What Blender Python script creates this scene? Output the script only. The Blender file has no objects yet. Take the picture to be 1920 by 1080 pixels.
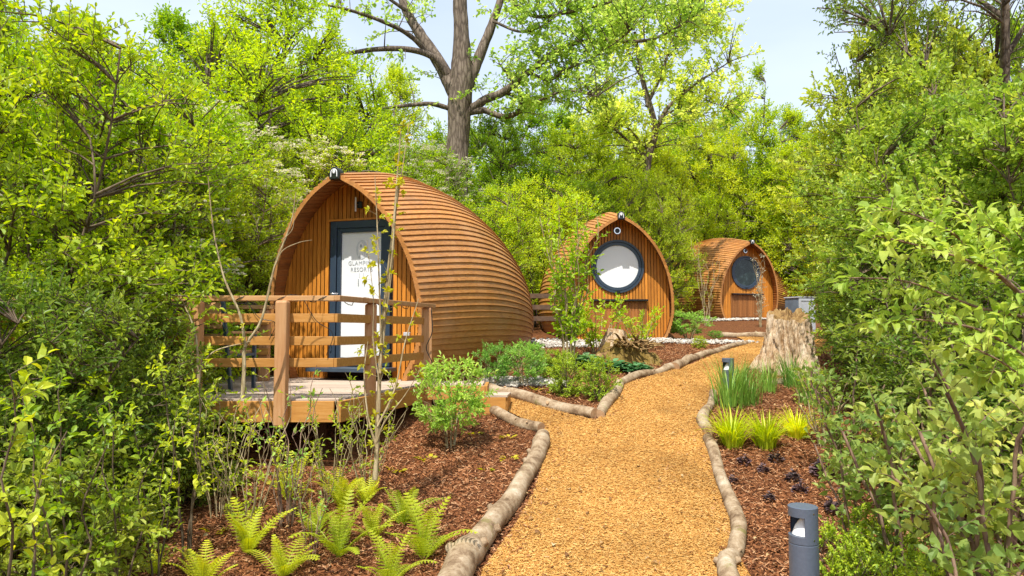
import bpy, math, random
import numpy as np
from mathutils import Vector, Matrix, noise
from mathutils.geometry import delaunay_2d_cdt
R = math.radians
rng = np.random.default_rng(7)
random.seed(7)
sc = bpy.context.scene
# ------------------------------------------------------------------ camera
CAMZ, FPX, PITCH = 1.7, 1333.0, R(3.5)
cam_d = bpy.data.cameras.new('camera'); cam = bpy.data.objects.new('camera', cam_d)
sc.collection.objects.link(cam); sc.camera = cam
cam_d.sensor_width = 36; cam_d.lens = 36*FPX/1920
cam_d.clip_start = 0.05; cam_d.clip_end = 2000
cam.location = (0, 0, CAMZ); cam.rotation_euler = (R(90)+PITCH, 0, 0)
# ------------------------------------------------------------------ world and sun
SUN_EL, SUN_AZ = R(60), R(198)      # bearing clockwise from +Y: behind the camera, a little left
w = bpy.data.worlds.new('World'); sc.world = w; w.use_nodes = True
nt = w.node_tree; bg = nt.nodes['Background']
sky = nt.nodes.new('ShaderNodeTexSky'); sky.sky_type = 'NISHITA'; sky.sun_disc = False
sky.sun_elevation = SUN_EL; sky.sun_rotation = SUN_AZ
sky.air_density = 1.0; sky.dust_density = 3.6; sky.ozone_density = 1.6; sky.altitude = 100
wtc = nt.nodes.new('ShaderNodeTexCoord'); wmp = nt.nodes.new('ShaderNodeMapping'); wmp.inputs['Scale'].default_value = (1, 1, 3.2); wns = nt.nodes.new('ShaderNodeTexNoise')
wns.inputs['Scale'].default_value = 1.6; wns.inputs['Detail'].default_value = 5; nt.links.new(wtc.outputs['Generated'], wmp.inputs[0]); nt.links.new(wmp.outputs[0], wns.inputs['Vector'])
wrp = nt.nodes.new('ShaderNodeMapRange'); wrp.inputs[1].default_value = .3; wrp.inputs[2].default_value = .7; wrp.inputs[3].default_value = .45; wrp.inputs[4].default_value = .85; nt.links.new(wns.outputs['Fac'], wrp.inputs[0])
wmx = nt.nodes.new('ShaderNodeMix'); wmx.data_type = 'RGBA'; nt.links.new(wrp.outputs[0], wmx.inputs[0]); nt.links.new(sky.outputs[0], wmx.inputs[6]); wmx.inputs[7].default_value = (4.0, 4.5, 5.2, 1)   # thin high cloud
nt.links.new(wmx.outputs[2], bg.inputs[0]); bg.inputs[1].default_value = 0.15
sd = bpy.data.lights.new('sun', 'SUN'); sun = bpy.data.objects.new('sun', sd); sc.collection.objects.link(sun)
sd.energy = 3.9; sd.angle = R(0.55); sd.color = (1.0, 0.955, 0.87)
sv = Vector((math.sin(SUN_AZ)*math.cos(SUN_EL), math.cos(SUN_AZ)*math.cos(SUN_EL), math.sin(SUN_EL)))
sun.rotation_euler = sv.to_track_quat('Z', 'Y').to_euler(); sun.location = sv*60
sc.view_settings.view_transform = 'Standard'; sc.view_settings.look = 'None'
sc.view_settings.exposure = 0.74; sc.view_settings.gamma = 1
sc.render.engine = 'CYCLES'
cy = sc.cycles
cy.max_bounces = 8; cy.diffuse_bounces = 6; cy.glossy_bounces = 2; cy.transmission_bounces = 5; cy.transparent_max_bounces = 6
cy.caustics_reflective = False; cy.caustics_refractive = False
cy.use_denoising = True; cy.sample_clamp_indirect = 6
try: cy.denoiser = 'OPENIMAGEDENOISE'
except Exception: pass
# ------------------------------------------------------------------ helpers
GY = [-60, 0, 3.5, 4.9, 6.9, 8.4, 10.2, 12.5, 15.3, 20, 26, 40, 80, 500]
GZ = [-1.6, -.40, -.14, 0, .34, .64, .93, 1.22, 1.50, 1.86, 2.2, 2.9, 5.0, 24]
def g(x, y):
    x = np.asarray(x, float); y = np.asarray(y, float)
    z = np.interp(y, GY, GZ) + .02*np.sin(1.3*x+.7*y) + .015*np.sin(2.1*y-1.1*x)
    return z
def ray(px, py):
    d = Vector(((px-960)/FPX, -(py-540)/FPX, -1.0))
    c, s = math.cos(R(90)+PITCH), math.sin(R(90)+PITCH)
    return Vector((d.x, d.y*c-d.z*s, d.y*s+d.z*c))
def P(px, py, Y):                       # the point at forward distance Y seen at that spot
    d = ray(px, py); return Vector((d.x*Y/d.y, Y, CAMZ+d.z*Y/d.y))
def G(px, py, h=0.0):                   # the spot on the ground seen there
    d = ray(px, py); Y = 2.5
    while Y < 60:
        p = P(px, py, Y)
        if p.z <= float(g(p.x, p.y))+h: break
        Y += .01
    return p
def X(px, Y): return (px-960)/FPX*Y
def nrm(v): return v/np.maximum(np.linalg.norm(v, axis=-1, keepdims=True), 1e-9)

class MB:
    def __init__(s): s.v=[]; s.n=0; s.f=[]; s.r=[]; s.m=[]
    def add(s, V, F, rnd=.5, mat=0):
        V = np.asarray(V, float).reshape(-1, 3); k = len(V)
        s.v.append(V); s.r.append(np.broadcast_to(np.asarray(rnd, float), (k,)))
        if isinstance(F, np.ndarray): F = [F]; 
        if len(F) and isinstance(F[0], (list, tuple)):
            d = {}
            for q in F: d.setdefault(len(q), []).append(q)
            F = [np.array(x) for x in d.values()]
        for a in F: s.f.append(a+s.n); s.m.append(np.full(len(a), mat))
        s.n += k
    def build(s, name, mats, parent=None, smooth=False, bevel=0, col=None):
        V = np.concatenate(s.v); me = bpy.data.meshes.new(name)
        me.vertices.add(len(V)); me.vertices.foreach_set('co', V.astype(np.float32).ravel())
        idx = np.concatenate([a.ravel() for a in s.f]); cnt = np.concatenate([np.full(len(a), a.shape[1]) for a in s.f])
        st = np.concatenate([[0], np.cumsum(cnt)[:-1]])
        me.loops.add(len(idx)); me.loops.foreach_set('vertex_index', idx.astype(np.int32))
        me.polygons.add(len(cnt)); me.polygons.foreach_set('loop_start', st.astype(np.int32))
        me.polygons.foreach_set('material_index', np.concatenate(s.m).astype(np.int32))
        if smooth: me.polygons.foreach_set('use_smooth', np.ones(len(cnt), bool))
        else: me.polygons.foreach_set('use_smooth', np.zeros(len(cnt), bool))
        me.update(calc_edges=True)
        at = me.attributes.new('rnd', 'FLOAT', 'POINT'); at.data.foreach_set('value', np.concatenate(s.r).astype(np.float32))
        for m in (mats if isinstance(mats, (list, tuple)) else [mats]): me.materials.append(m)
        o = bpy.data.objects.new(name, me); sc.collection.objects.link(o)
        if parent: o.parent = parent
        if bevel:
            b = o.modifiers.new('bevel', 'BEVEL'); b.width = bevel; b.segments = 2; b.limit_method = 'ANGLE'; b.angle_limit = R(40)
        return o
def tag(o, label=None, cat=None, group=None, kind=None):
    if label: o['label'] = label
    if cat: o['category'] = cat
    if group: o['group'] = group
    if kind: o['kind'] = kind
    return o
def empty(name, loc=(0,0,0), rz=0, label=None, cat=None, group=None):
    o = bpy.data.objects.new(name, None); sc.collection.objects.link(o); o.empty_display_size = .2
    o.location = loc; o.rotation_euler = (0, 0, rz); return tag(o, label, cat, group)
def kids(o): return [c for c in sc.collection.objects if c.parent == o]
def copy_tree(o, parent=None):
    ch = kids(o); c = o.copy(); sc.collection.objects.link(c); c.parent = parent
    for k in ch: copy_tree(k, c)
    return c
BF = [(0,3,2,1),(4,5,6,7),(0,1,5,4),(1,2,6,5),(2,3,7,6),(3,0,4,7)]
def box(mb, c, s, rz=0, rnd=.5, mat=0, M=None):
    v = np.array([[x,y,z] for z in (-.5,.5) for x,y in ((-.5,-.5),(.5,-.5),(.5,.5),(-.5,.5))])*np.array(s)
    if M is not None: v = v @ np.array(M.to_3x3()).T
    elif rz: c_, s_ = math.cos(rz), math.sin(rz); v = v @ np.array([[c_,s_,0],[-s_,c_,0],[0,0,1]])
    mb.add(v+np.array(c), BF, rnd, mat)
def beam(mb, a, b, wd, ht, rnd=.5, mat=0):          # a box from a to b, wd across, ht high
    a, b = Vector(a), Vector(b); d = b-a; L = d.length; d.normalize()
    sd_ = d.cross(Vector((0,0,1)));
    if sd_.length < .01: sd_ = Vector((1,0,0))
    sd_.normalize(); up = sd_.cross(d)
    M = Matrix((sd_, d, up)).transposed(); box(mb, (a+b)/2, (wd, L, ht), rnd=rnd, mat=mat, M=M)
def tube(mb, pts, rad, n=8, rnd=.5, mat=0, cap=True, capmat=None, jit=0, flat=1.0):
    pts = np.asarray([tuple(p) for p in pts], float); k = len(pts); rad = np.broadcast_to(rad, (k,)).astype(float)
    T = nrm(np.gradient(pts, axis=0)); ref = np.array([0,0,1.]) if abs(T[0,2]) < .9 else np.array([1.,0,0])
    V = []; s_ = None
    for i in range(k):
        u = np.cross(T[i], ref if s_ is None else s_); u /= np.linalg.norm(u); v = np.cross(u, T[i]); s_ = v
        a = np.linspace(0, 2*math.pi, n, endpoint=False)
        rr = rad[i]*(1+(rng.normal(0, jit, n) if jit else 0))
        V.append(pts[i]+(np.cos(a)*rr)[:,None]*u+(np.sin(a)*rr*flat)[:,None]*v)
    V = np.concatenate(V); F = []
    i = np.arange(k-1)[:,None]; j = np.arange(n)[None,:]; j2 = (j+1) % n
    F.append(np.stack([i*n+j, i*n+j2, (i+1)*n+j2, (i+1)*n+j], -1).reshape(-1,4))
    mb.add(V, F, rnd, mat)
    if cap:
        cm = mat if capmat is None else capmat
        mb.add(V[:n], [np.arange(n)[::-1][None,:]], rnd, cm); mb.add(V[-n:], [np.arange(n)[None,:]], rnd, cm)
def smoothline(pts, n=6):
    pts = [Vector(p) for p in pts]; q = [pts[0]*2-pts[1]]+pts+[pts[-1]*2-pts[-2]]; out = []
    for i in range(1, len(q)-2):
        for k in range(n):
            t = k/n; a,b,c,d = q[i-1:i+3]
            out.append(.5*((2*b)+(c-a)*t+(2*a-5*b+4*c-d)*t*t+(3*b-a-3*c+d)*t**3))
    out.append(pts[-1]); return out
# ------------------------------------------------------------------ materials
def mat(name):
    m = bpy.data.materials.new(name); m.use_nodes = True; return m, m.node_tree, m.node_tree.nodes['Principled BSDF']
def ramp(nt, cols, pos=None):
    r = nt.nodes.new('ShaderNodeValToRGB'); e = r.color_ramp.elements
    pos = pos or [i/(len(cols)-1) for i in range(len(cols))]
    e[0].position, e[0].color = pos[0], (*cols[0], 1); e[1].position, e[1].color = pos[-1], (*cols[-1], 1)
    for p, c in zip(pos[1:-1], cols[1:-1]):
        x = e.new(p); x.color = (*c, 1)
    return r
def mnode(nt, op, a, b=None, c=None):
    n = nt.nodes.new('ShaderNodeMath'); n.operation = op
    for i, x in enumerate((a, b, c)):
        if x is None: continue
        if isinstance(x, (int, float)): n.inputs[i].default_value = x
        else: nt.links.new(x, n.inputs[i])
    return n.outputs[0]
def mixc(nt, typ, f, a, b):
    n = nt.nodes.new('ShaderNodeMix'); n.data_type = 'RGBA'; n.blend_type = typ
    if isinstance(f, (int, float)): n.inputs[0].default_value = f
    else: nt.links.new(f, n.inputs[0])
    for i, x in ((6, a), (7, b)):
        if isinstance(x, tuple): n.inputs[i].default_value = (*x, 1)
        else: nt.links.new(x, n.inputs[i])
    return n.outputs[2]
def attr(nt, name='rnd'):
    a = nt.nodes.new('ShaderNodeAttribute'); a.attribute_name = name; return a.outputs['Fac']
def tex(nt, kind, scale, detail=3, vec=None, sc3=None, rough=.5, coord='Object'):
    tc = nt.nodes.new('ShaderNodeTexCoord'); mp = nt.nodes.new('ShaderNodeMapping'); nt.links.new(tc.outputs[coord], mp.inputs[0])
    if sc3: mp.inputs['Scale'].default_value = sc3
    t = nt.nodes.new('ShaderNodeTex'+kind); nt.links.new(mp.outputs[0], t.inputs['Vector'])
    t.inputs['Scale'].default_value = scale
    if kind == 'Noise': t.inputs['Detail'].default_value = detail; t.inputs['Roughness'].default_value = rough
    return t
def bump(nt, b, h, strength=.4, dist=.01):
    n = nt.nodes.new('ShaderNodeBump'); n.inputs['Strength'].default_value = strength; n.inputs['Distance'].default_value = dist
    nt.links.new(h, n.inputs['Height']); nt.links.new(n.outputs[0], b.inputs['Normal'])
def wood(name, cols, sc3, rough=.6, var=.35, scale=9, weather=None, bstr=.35, stain=None):
    m, nt, b = mat(name)
    n = tex(nt, 'Noise', scale, 6, sc3=sc3, rough=.6); r = ramp(nt, cols, [.25,.5,.75] if len(cols)==3 else None)
    nt.links.new(n.outputs['Fac'], r.inputs[0])
    a = attr(nt); k = mnode(nt, 'MULTIPLY_ADD', a, var, 1-var/2)
    c = nt.nodes.new('ShaderNodeCombineColor')
    for i in range(3): nt.links.new(k, c.inputs[i])
    col = mixc(nt, 'MULTIPLY', 1.0, r.outputs[0], c.outputs[0])
    if weather:
        n2 = tex(nt, 'Noise', 1.7, 4); r2 = ramp(nt, [(0,0,0),(.75,.75,.75)], [.45,.75]); nt.links.new(n2.outputs['Fac'], r2.inputs[0])
        col = mixc(nt, 'MIX', r2.outputs[0], col, weather)
    if stain:
        n3 = tex(nt, 'Noise', 2.3, 7, sc3=(1.6,.5,1.6), rough=.75); r3 = ramp(nt, [(0,0,0),(.42,.42,.42)], [.52,.72]); nt.links.new(n3.outputs['Fac'], r3.inputs[0])
        col = mixc(nt, 'MIX', r3.outputs[0], col, stain)
    nt.links.new(col, b.inputs['Base Color']); b.inputs['Roughness'].default_value = rough
    b.inputs['Specular IOR Level'].default_value = .35
    bump(nt, b, n.outputs['Fac'], bstr, .004); return m
def plain(name, c, rough=.5, metal=0, ncol=.12, nscale=14, bs=.05):
    m, nt, b = mat(name); n = tex(nt, 'Noise', nscale, 5)
    r = ramp(nt, [tuple(x*(1-ncol) for x in c), tuple(min(1, x*(1+ncol)) for x in c)], [.3,.7]); nt.links.new(n.outputs['Fac'], r.inputs[0])
    nt.links.new(r.outputs[0], b.inputs['Base Color']); b.inputs['Roughness'].default_value = rough; b.inputs['Metallic'].default_value = metal
    if bs: bump(nt, b, n.outputs['Fac'], bs, .002)
    return m
def leaf(name, cols, trans=.45, rough=.42, hue=.042, tboost=1.45, clump=1.2, gain=1.4, tint=True):
    m, nt, b = mat(name); a = attr(nt); r = ramp(nt, [(min(.8, c[0]*gain*1.29), min(.8, c[1]*gain*.98), c[2]*gain*1.2+.012) for c in cols] if tint else cols)
    n = tex(nt, 'Noise', clump, 2); s_ = mnode(nt, 'ADD', mnode(nt, 'MULTIPLY', a, .62), mnode(nt, 'MULTIPLY_ADD', n.outputs['Fac'], .9, -.26))
    nt.links.new(s_, r.inputs[0])
    oi = nt.nodes.new('ShaderNodeObjectInfo'); h = nt.nodes.new('ShaderNodeHueSaturation')
    nt.links.new(mnode(nt, 'MULTIPLY_ADD', oi.outputs['Random'], -hue, .5+hue/2), h.inputs['Hue'])
    nt.links.new(mnode(nt, 'MULTIPLY_ADD', oi.outputs['Random'], .38, .80), h.inputs['Value'])
    nt.links.new(r.outputs[0], h.inputs['Color']); nt.links.new(h.outputs[0], b.inputs['Base Color'])
    b.inputs['Roughness'].default_value = rough; b.inputs['Specular IOR Level'].default_value = .35
    t = nt.nodes.new('ShaderNodeBsdfTranslucent'); h2 = nt.nodes.new('ShaderNodeHueSaturation')
    h2.inputs['Value'].default_value = tboost; h2.inputs['Saturation'].default_value = 1.08; h2.inputs['Hue'].default_value = .49
    nt.links.new(h.outputs[0], h2.inputs['Color']); nt.links.new(h2.outputs[0], t.inputs[0])
    mx = nt.nodes.new('ShaderNodeMixShader'); mx.inputs[0].default_value = trans
    nt.links.new(b.outputs[0], mx.inputs[1]); nt.links.new(t.outputs[0], mx.inputs[2])
    nt.links.new(mx.outputs[0], nt.nodes['Material Output'].inputs[0]); return m
def chips(name, cols, rough=.75):
    m, nt, b = mat(name); r = ramp(nt, cols); nt.links.new(attr(nt), r.inputs[0])
    n = tex(nt, 'Noise', .9, 6, rough=.62); r2 = ramp(nt, [(.58,.55,.52),(.95,.95,.95),(1.14,1.14,1.14)], [.30,.48,.7]); nt.links.new(n.outputs['Fac'], r2.inputs[0])
    nt.links.new(mixc(nt, 'MULTIPLY', 1.0, r.outputs[0], r2.outputs[0]), b.inputs['Base Color'])
    b.inputs['Roughness'].default_value = rough; b.inputs['Specular IOR Level'].default_value = .2; return m
def soil(name, cols, s1, s2):
    m, nt, b = mat(name); v = tex(nt, 'Voronoi', s1, sc3=(1,1.0,1)); n = tex(nt, 'Noise', s2, 8, rough=.7)
    sep = nt.nodes.new('ShaderNodeSeparateColor'); nt.links.new(v.outputs['Color'], sep.inputs[0])
    f = mnode(nt, 'ADD', mnode(nt, 'MULTIPLY', sep.outputs[0], .55), mnode(nt, 'MULTIPLY', n.outputs['Fac'], .45))
    r = ramp(nt, cols); nt.links.new(f, r.inputs[0]); nt.links.new(r.outputs[0], b.inputs['Base Color'])
    b.inputs['Roughness'].default_value = .9; b.inputs['Specular IOR Level'].default_value = .1
    bump(nt, b, f, .9, .02); return m
M = {}
M['shell'] = wood('shell slats', [(.28,.105,.026),(.43,.18,.044),(.54,.26,.075)], (7,.7,7), .5, .34, 7, weather=(.50,.245,.095), stain=(.20,.13,.08))
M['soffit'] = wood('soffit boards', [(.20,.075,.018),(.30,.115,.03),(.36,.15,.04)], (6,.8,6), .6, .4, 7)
M['batten'] = wood('wall battens', [(.36,.12,.015),(.54,.20,.024),(.64,.27,.04)], (9,9,.8), .5, .45, 5)
M['backing'] = plain('dark gap', (.05,.018,.006), .9)
M['rail'] = wood('railing timber', [(.36,.17,.06),(.47,.25,.10),(.56,.33,.15)], (1.2,9,9), .62, .4, 4, weather=(.52,.34,.17))
M['railv'] = wood('post timber', [(.34,.15,.055),(.45,.23,.10),(.52,.30,.15)], (9,9,.9), .62, .3, 4, weather=(.44,.26,.115))
M['deck'] = wood('deck boards', [(.33,.25,.19),(.45,.35,.27),(.55,.45,.37)], (1,12,12), .75, .3, 3)
M['fascia'] = wood('deck fascia', [(.35,.15,.03),(.47,.22,.05),(.55,.29,.09)], (1,9,9), .6, .3, 4)
M['anth'] = plain('anthracite frame', (.030,.048,.075), .38, 0, .06)
M['black'] = plain('black plastic', (.012,.012,.013), .3)
M['white'] = plain('white enamel', (.8,.8,.8), .4)
M['chrome'] = plain('chrome', (.7,.7,.7), .15, 1, .03, bs=0)
M['ink'] = plain('grey print', (.36,.39,.41), .6)
M['inkpale'] = plain('pale grey print', (.60,.63,.65), .6)
M['grey'] = plain('bollard paint', (.085,.105,.145), .42, 0, .08, 60, .08)
M['fence'] = plain('dark fence timber', (.10,.055,.03), .8, 0, .3, 12)
M['steel'] = plain('chair steel', (.06,.09,.13), .4, .3)
M['cabinet'] = plain('cabinet metal', (.50,.52,.56), .45, .2, .08, 5)
M['cabside'] = plain('cabinet side metal', (.14,.18,.23), .5, .2, .2, 4)
M['lamp'] = plain('lamp glass', (.75,.75,.72), .2)
def blind_mat():
    m, nt, b = mat('white blind'); t = tex(nt, 'Wave', 20.0, sc3=(0,0,1)); t.bands_direction = 'Z'; t.wave_profile = 'SIN'
    r = ramp(nt, [(.62,.64,.66),(.84,.85,.86)], [.0,.2]); nt.links.new(t.outputs['Fac'], r.inputs[0]); nt.links.new(r.outputs[0], b.inputs['Base Color'])
    b.inputs['Roughness'].default_value = .6; return m
M['blind'] = blind_mat()
def glass_mat():
    m, nt, b = mat('dark window glass'); b.inputs['Roughness'].default_value = .03; b.inputs['Specular IOR Level'].default_value = .5
    n = tex(nt, 'Noise', 3.2, 8, rough=.7); r = ramp(nt, [(.006,.012,.010),(.012,.022,.018),(.05,.08,.085)], [.4,.52,.66]); nt.links.new(n.outputs['Fac'], r.inputs[0]); nt.links.new(r.outputs[0], b.inputs['Base Color']); return m  # mottled tones painted into the pane in place of a tree reflection
M['glass'] = glass_mat()
def clear_mat():
    m, nt, b = mat('clear pane'); t = nt.nodes.new('ShaderNodeBsdfTransparent'); gl = nt.nodes.new('ShaderNodeBsdfGlossy'); gl.inputs['Roughness'].default_value = .02
    fr = nt.nodes.new('ShaderNodeLayerWeight'); fr.inputs[0].default_value = .3; mx = nt.nodes.new('ShaderNodeMixShader')
    nt.links.new(mnode(nt, 'MULTIPLY_ADD', mnode(nt, 'POWER', fr.outputs['Facing'], 4.0), .5, .045), mx.inputs[0]); nt.links.new(t.outputs[0], mx.inputs[1]); nt.links.new(gl.outputs[0], mx.inputs[2])
    nt.links.new(mx.outputs[0], nt.nodes['Material Output'].inputs[0]); return m
M['clear'] = clear_mat()
def bark(name, cols, s=5, sc3=(1,1,.25), bs=.9, lichen=None):
    m, nt, b = mat(name); n = tex(nt, 'Noise', s, 8, sc3=sc3, rough=.65); v = tex(nt, 'Voronoi', s*2.2, sc3=sc3); v.feature = 'DISTANCE_TO_EDGE'
    f = mnode(nt, 'MULTIPLY', n.outputs['Fac'], mnode(nt, 'MULTIPLY_ADD', mnode(nt, 'MINIMUM', v.outputs['Distance'], .25), 2.2, .55))
    r = ramp(nt, cols, [.2,.45,.8] if len(cols)==3 else None); nt.links.new(f, r.inputs[0]); col = r.outputs[0]
    if lichen:
        n2 = tex(nt, 'Noise', 6, 6, rough=.7); r2 = ramp(nt, [(0,0,0),(1,1,1)], [.56,.66]); nt.links.new(n2.outputs['Fac'], r2.inputs[0]); col = mixc(nt, 'MIX', r2.outputs[0], col, lichen)
    nt.links.new(col, b.inputs['Base Color']); b.inputs['Roughness'].default_value = .85; b.inputs['Specular IOR Level'].default_value = .2
    bump(nt, b, f, bs, .03); return m
M['bark'] = bark('tree bark', [(.05,.038,.028),(.15,.115,.085),(.27,.22,.17)], 3.0, (1.6,1.6,.35), 1.0)
M['twig'] = bark('twig bark', [(.07,.05,.03),(.15,.11,.07),(.24,.18,.12)], 9)
M['twigpale'] = bark('pale stem bark', [(.22,.16,.08),(.38,.30,.17),(.50,.42,.27)], 9)
M['twigred'] = bark('brown stem bark', [(.12,.07,.05),(.25,.16,.11),(.36,.25,.18)], 9)
def log_mat():
    m, nt, b = mat('log bark'); n = tex(nt, 'Noise', 7, 9, rough=.68); n2 = tex(nt, 'Noise', 38, 6, rough=.7); n3 = tex(nt, 'Noise', 2.6, 3)
    f = mnode(nt, 'ADD', mnode(nt, 'MULTIPLY', n.outputs['Fac'], .6), mnode(nt, 'ADD', mnode(nt, 'MULTIPLY', n2.outputs['Fac'], .22), mnode(nt, 'MULTIPLY', n3.outputs['Fac'], .2)))
    r = ramp(nt, [(.06,.035,.018),(.19,.125,.072),(.31,.225,.14),(.41,.325,.225),(.54,.47,.37)], [.36,.45,.52,.60,.68]); nt.links.new(f, r.inputs[0]); col = r.outputs[0]
    n4 = tex(nt, 'Noise', 3.7, 5, rough=.7); r2 = ramp(nt, [(0,0,0),(.8,.8,.8)], [.62,.70]); nt.links.new(n4.outputs['Fac'], r2.inputs[0]); col = mixc(nt, 'MIX', r2.outputs[0], col, (.19,.17,.055))
    nt.links.new(col, b.inputs['Base Color']); b.inputs['Roughness'].default_value = .8; b.inputs['Specular IOR Level'].default_value = .2; bump(nt, b, f, .8, .018); return m
M['log'] = log_mat()
M['cut'] = wood('cut wood', [(.30,.17,.09),(.42,.26,.14),(.5,.34,.2)], (3,3,3), .8, .2, 8)
M['mulch'] = chips('mulch chips', [(.04,.014,.006),(.12,.042,.016),(.24,.088,.032),(.38,.16,.062),(.54,.32,.17)])
M['mulchsoil'] = soil('mulch soil', [(.018,.008,.004),(.09,.034,.013),(.20,.078,.03),(.26,.12,.05)], 38, 22)
M['path'] = soil('path wood chip floor', [(.16,.07,.016),(.34,.155,.034),(.46,.235,.06),(.54,.30,.09)], 48, 30)
M['pathchips'] = chips('path chips', [(.28,.125,.03),(.46,.225,.052),(.56,.30,.078),(.61,.35,.10),(.68,.44,.16)], .7)
M['litter'] = chips('dry leaves', [(.16,.075,.03),(.30,.16,.06),(.42,.27,.12),(.50,.40,.22)])
M['gravel'] = chips('white gravel stones', [(.22,.19,.16),(.42,.38,.33),(.62,.58,.52)], .8)
Lf = {}
Lf['hedge'] = leaf('hedge leaf', [(.07,.15,.010),(.15,.28,.012),(.24,.38,.018),(.35,.47,.03)], .5, gain=1.6)
Lf['yellowgreen'] = leaf('bright spring leaf', [(.09,.20,.008),(.18,.35,.010),(.28,.46,.016),(.38,.52,.03)], .5, gain=1.5)
Lf['wood1'] = leaf('woodland leaf', [(.07,.17,.008),(.16,.31,.012),(.26,.43,.018),(.37,.51,.03)], .45, clump=.5)
Lf['wood2'] = leaf('woodland fresh leaf', [(.08,.20,.010),(.18,.35,.014),(.28,.46,.02),(.38,.53,.03)], .45, clump=.5)
Lf['deep'] = leaf('deep green leaf', [(.045,.11,.010),(.10,.20,.014),(.18,.30,.022),(.27,.40,.04)], .45, gain=1.35)  # darker leaf colour; in the left thicket it also paints in deep shade
Lf['right'] = leaf('viburnum leaf', [(.065,.145,.014),(.14,.26,.022),(.23,.37,.035),(.35,.48,.07)], .48, rough=.4, gain=1.65)
Lf['arch'] = leaf('pale arching leaf', [(.07,.19,.02),(.14,.31,.03),(.22,.42,.045),(.34,.54,.08)], .5, rough=.45, gain=1.15, clump=3)
Lf['stake'] = leaf('thicket leaf', [(.05,.13,.018),(.11,.22,.03),(.18,.31,.045),(.28,.40,.06)], .48, rough=.48, gain=1.35, clump=2.5)
Lf['poplar'] = leaf('poplar leaf', [(.11,.24,.025),(.20,.37,.04),(.30,.48,.07),(.42,.58,.14)], .62, rough=.35, gain=1.42)
Lf['fern'] = leaf('fern frond', [(.16,.28,.008),(.28,.42,.012),(.40,.52,.02)], .45, hue=.02, gain=1.3)
Lf['mint'] = leaf('fresh pale leaf', [(.06,.19,.018),(.13,.32,.035),(.22,.44,.06),(.34,.54,.11)], .42)
Lf['boxleaf'] = leaf('small round leaf', [(.06,.16,.008),(.15,.30,.012),(.26,.43,.02),(.36,.5,.03)], .35)
Lf['grass'] = leaf('yellow grass blade', [(.20,.36,.008),(.34,.50,.012),(.48,.60,.03)], .45, hue=.02)
Lf['reed'] = leaf('green reed blade', [(.06,.18,.02),(.13,.30,.03),(.20,.38,.05)], .35, hue=.02)
Lf['purple'] = leaf('purple leaf', [(.05,.025,.028),(.10,.055,.055),(.18,.12,.12)], .1, tint=False)
Lf['blue'] = leaf('blue green leaf', [(.07,.20,.06),(.15,.32,.12),(.26,.46,.19)], .3, tint=False)
Lf['lime'] = leaf('lime bud leaf', [(.25,.36,.006),(.40,.50,.01),(.50,.58,.03)], .45, hue=.02, gain=1.0)
Lf['blossom'] = leaf('blossom petal', [(.58,.56,.38),(.68,.65,.48),(.76,.73,.60)], .25, hue=.01, tint=False)
Lf['umbel'] = leaf('pale umbel', [(.34,.42,.05),(.48,.52,.10),(.58,.58,.2)], .25, hue=.01, gain=1)
# ------------------------------------------------------------------ leaves and branches
def leaves(mb, B, D, N, L, wr=.5, rnd=None, hi=False, fold=.12, droop=.15, mt=0):
    n = len(B)
    if n == 0: return
    D = nrm(D); S = nrm(np.cross(D, N)); N = np.cross(S, D); L = np.broadcast_to(L, (n,))[:,None]
    rnd = rng.random(n) if rnd is None else np.broadcast_to(rnd, (n,)); W = L*wr
    def pt(a, s, z): return B+D*L*a+S*W*s+N*L*z
    if hi:
        V = np.stack([pt(0,0,0), pt(.33,0,droop*.25), pt(.68,0,droop*.05), pt(1,0,-droop),
                      pt(.3,.47,fold+droop*.2), pt(.66,.40,fold), pt(.3,-.47,fold+droop*.2), pt(.66,-.40,fold)], 1)
        Q = np.array([[1,4,5,2],[2,7,6,1]]); T = np.array([[0,4,1],[2,5,3],[0,1,6],[2,3,7]]); k = 8
    else:
        V = np.stack([pt(0,0,0), pt(.28,.42,fold), pt(.68,.42,fold*.7), pt(1,0,-droop), pt(.68,-.42,fold*.7), pt(.28,-.42,fold)], 1)
        Q = np.array([[0,1,2,3],[0,3,4,5]]); T = None; k = 6
    off = (np.arange(n)*k)[:,None,None]; F = [(Q[None]+off).reshape(-1,4)]
    if T is not None: F.append((T[None]+off).reshape(-1,3))
    mb.add(V.reshape(-1,3), F, np.repeat(rnd, k), mt)
def sticks(mb, S, E, r0, r1, sag=0, seg=2, n=3, mt=0):      # many thin tapering twigs at once
    k = len(S)
    if k == 0: return
    D = nrm(E-S); ref = np.where(np.abs(D[:,2:3]) > .9, np.array([[1.,0,0]]), np.array([[0,0,1.]]))
    U = nrm(np.cross(D, ref)); Vv = np.cross(U, D); r0 = np.broadcast_to(r0, (k,)); r1 = np.broadcast_to(r1, (k,)); vs = []
    for i in range(seg+1):
        t = i/seg; c = S*(1-t)+E*t; c = c+np.array([0,0,1.])*(4*t*(1-t)*sag)[...,None] if np.ndim(sag) else c+np.array([0,0,4*t*(1-t)*sag])
        r = (r0*(1-t)+r1*t)[:,None]
        for j in range(n):
            a = 2*math.pi*j/n; vs.append(c+U*r*math.cos(a)+Vv*r*math.sin(a))
    V = np.stack(vs, 1); Q = np.array([[i*n+j, i*n+(j+1)%n, (i+1)*n+(j+1)%n, (i+1)*n+j] for i in range(seg) for j in range(n)])
    F = (Q[None]+(np.arange(k)*n*(seg+1))[:,None,None]).reshape(-1,4); mb.add(V.reshape(-1,3), [F], np.repeat(rng.random(k), n*(seg+1)), mt)
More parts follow.
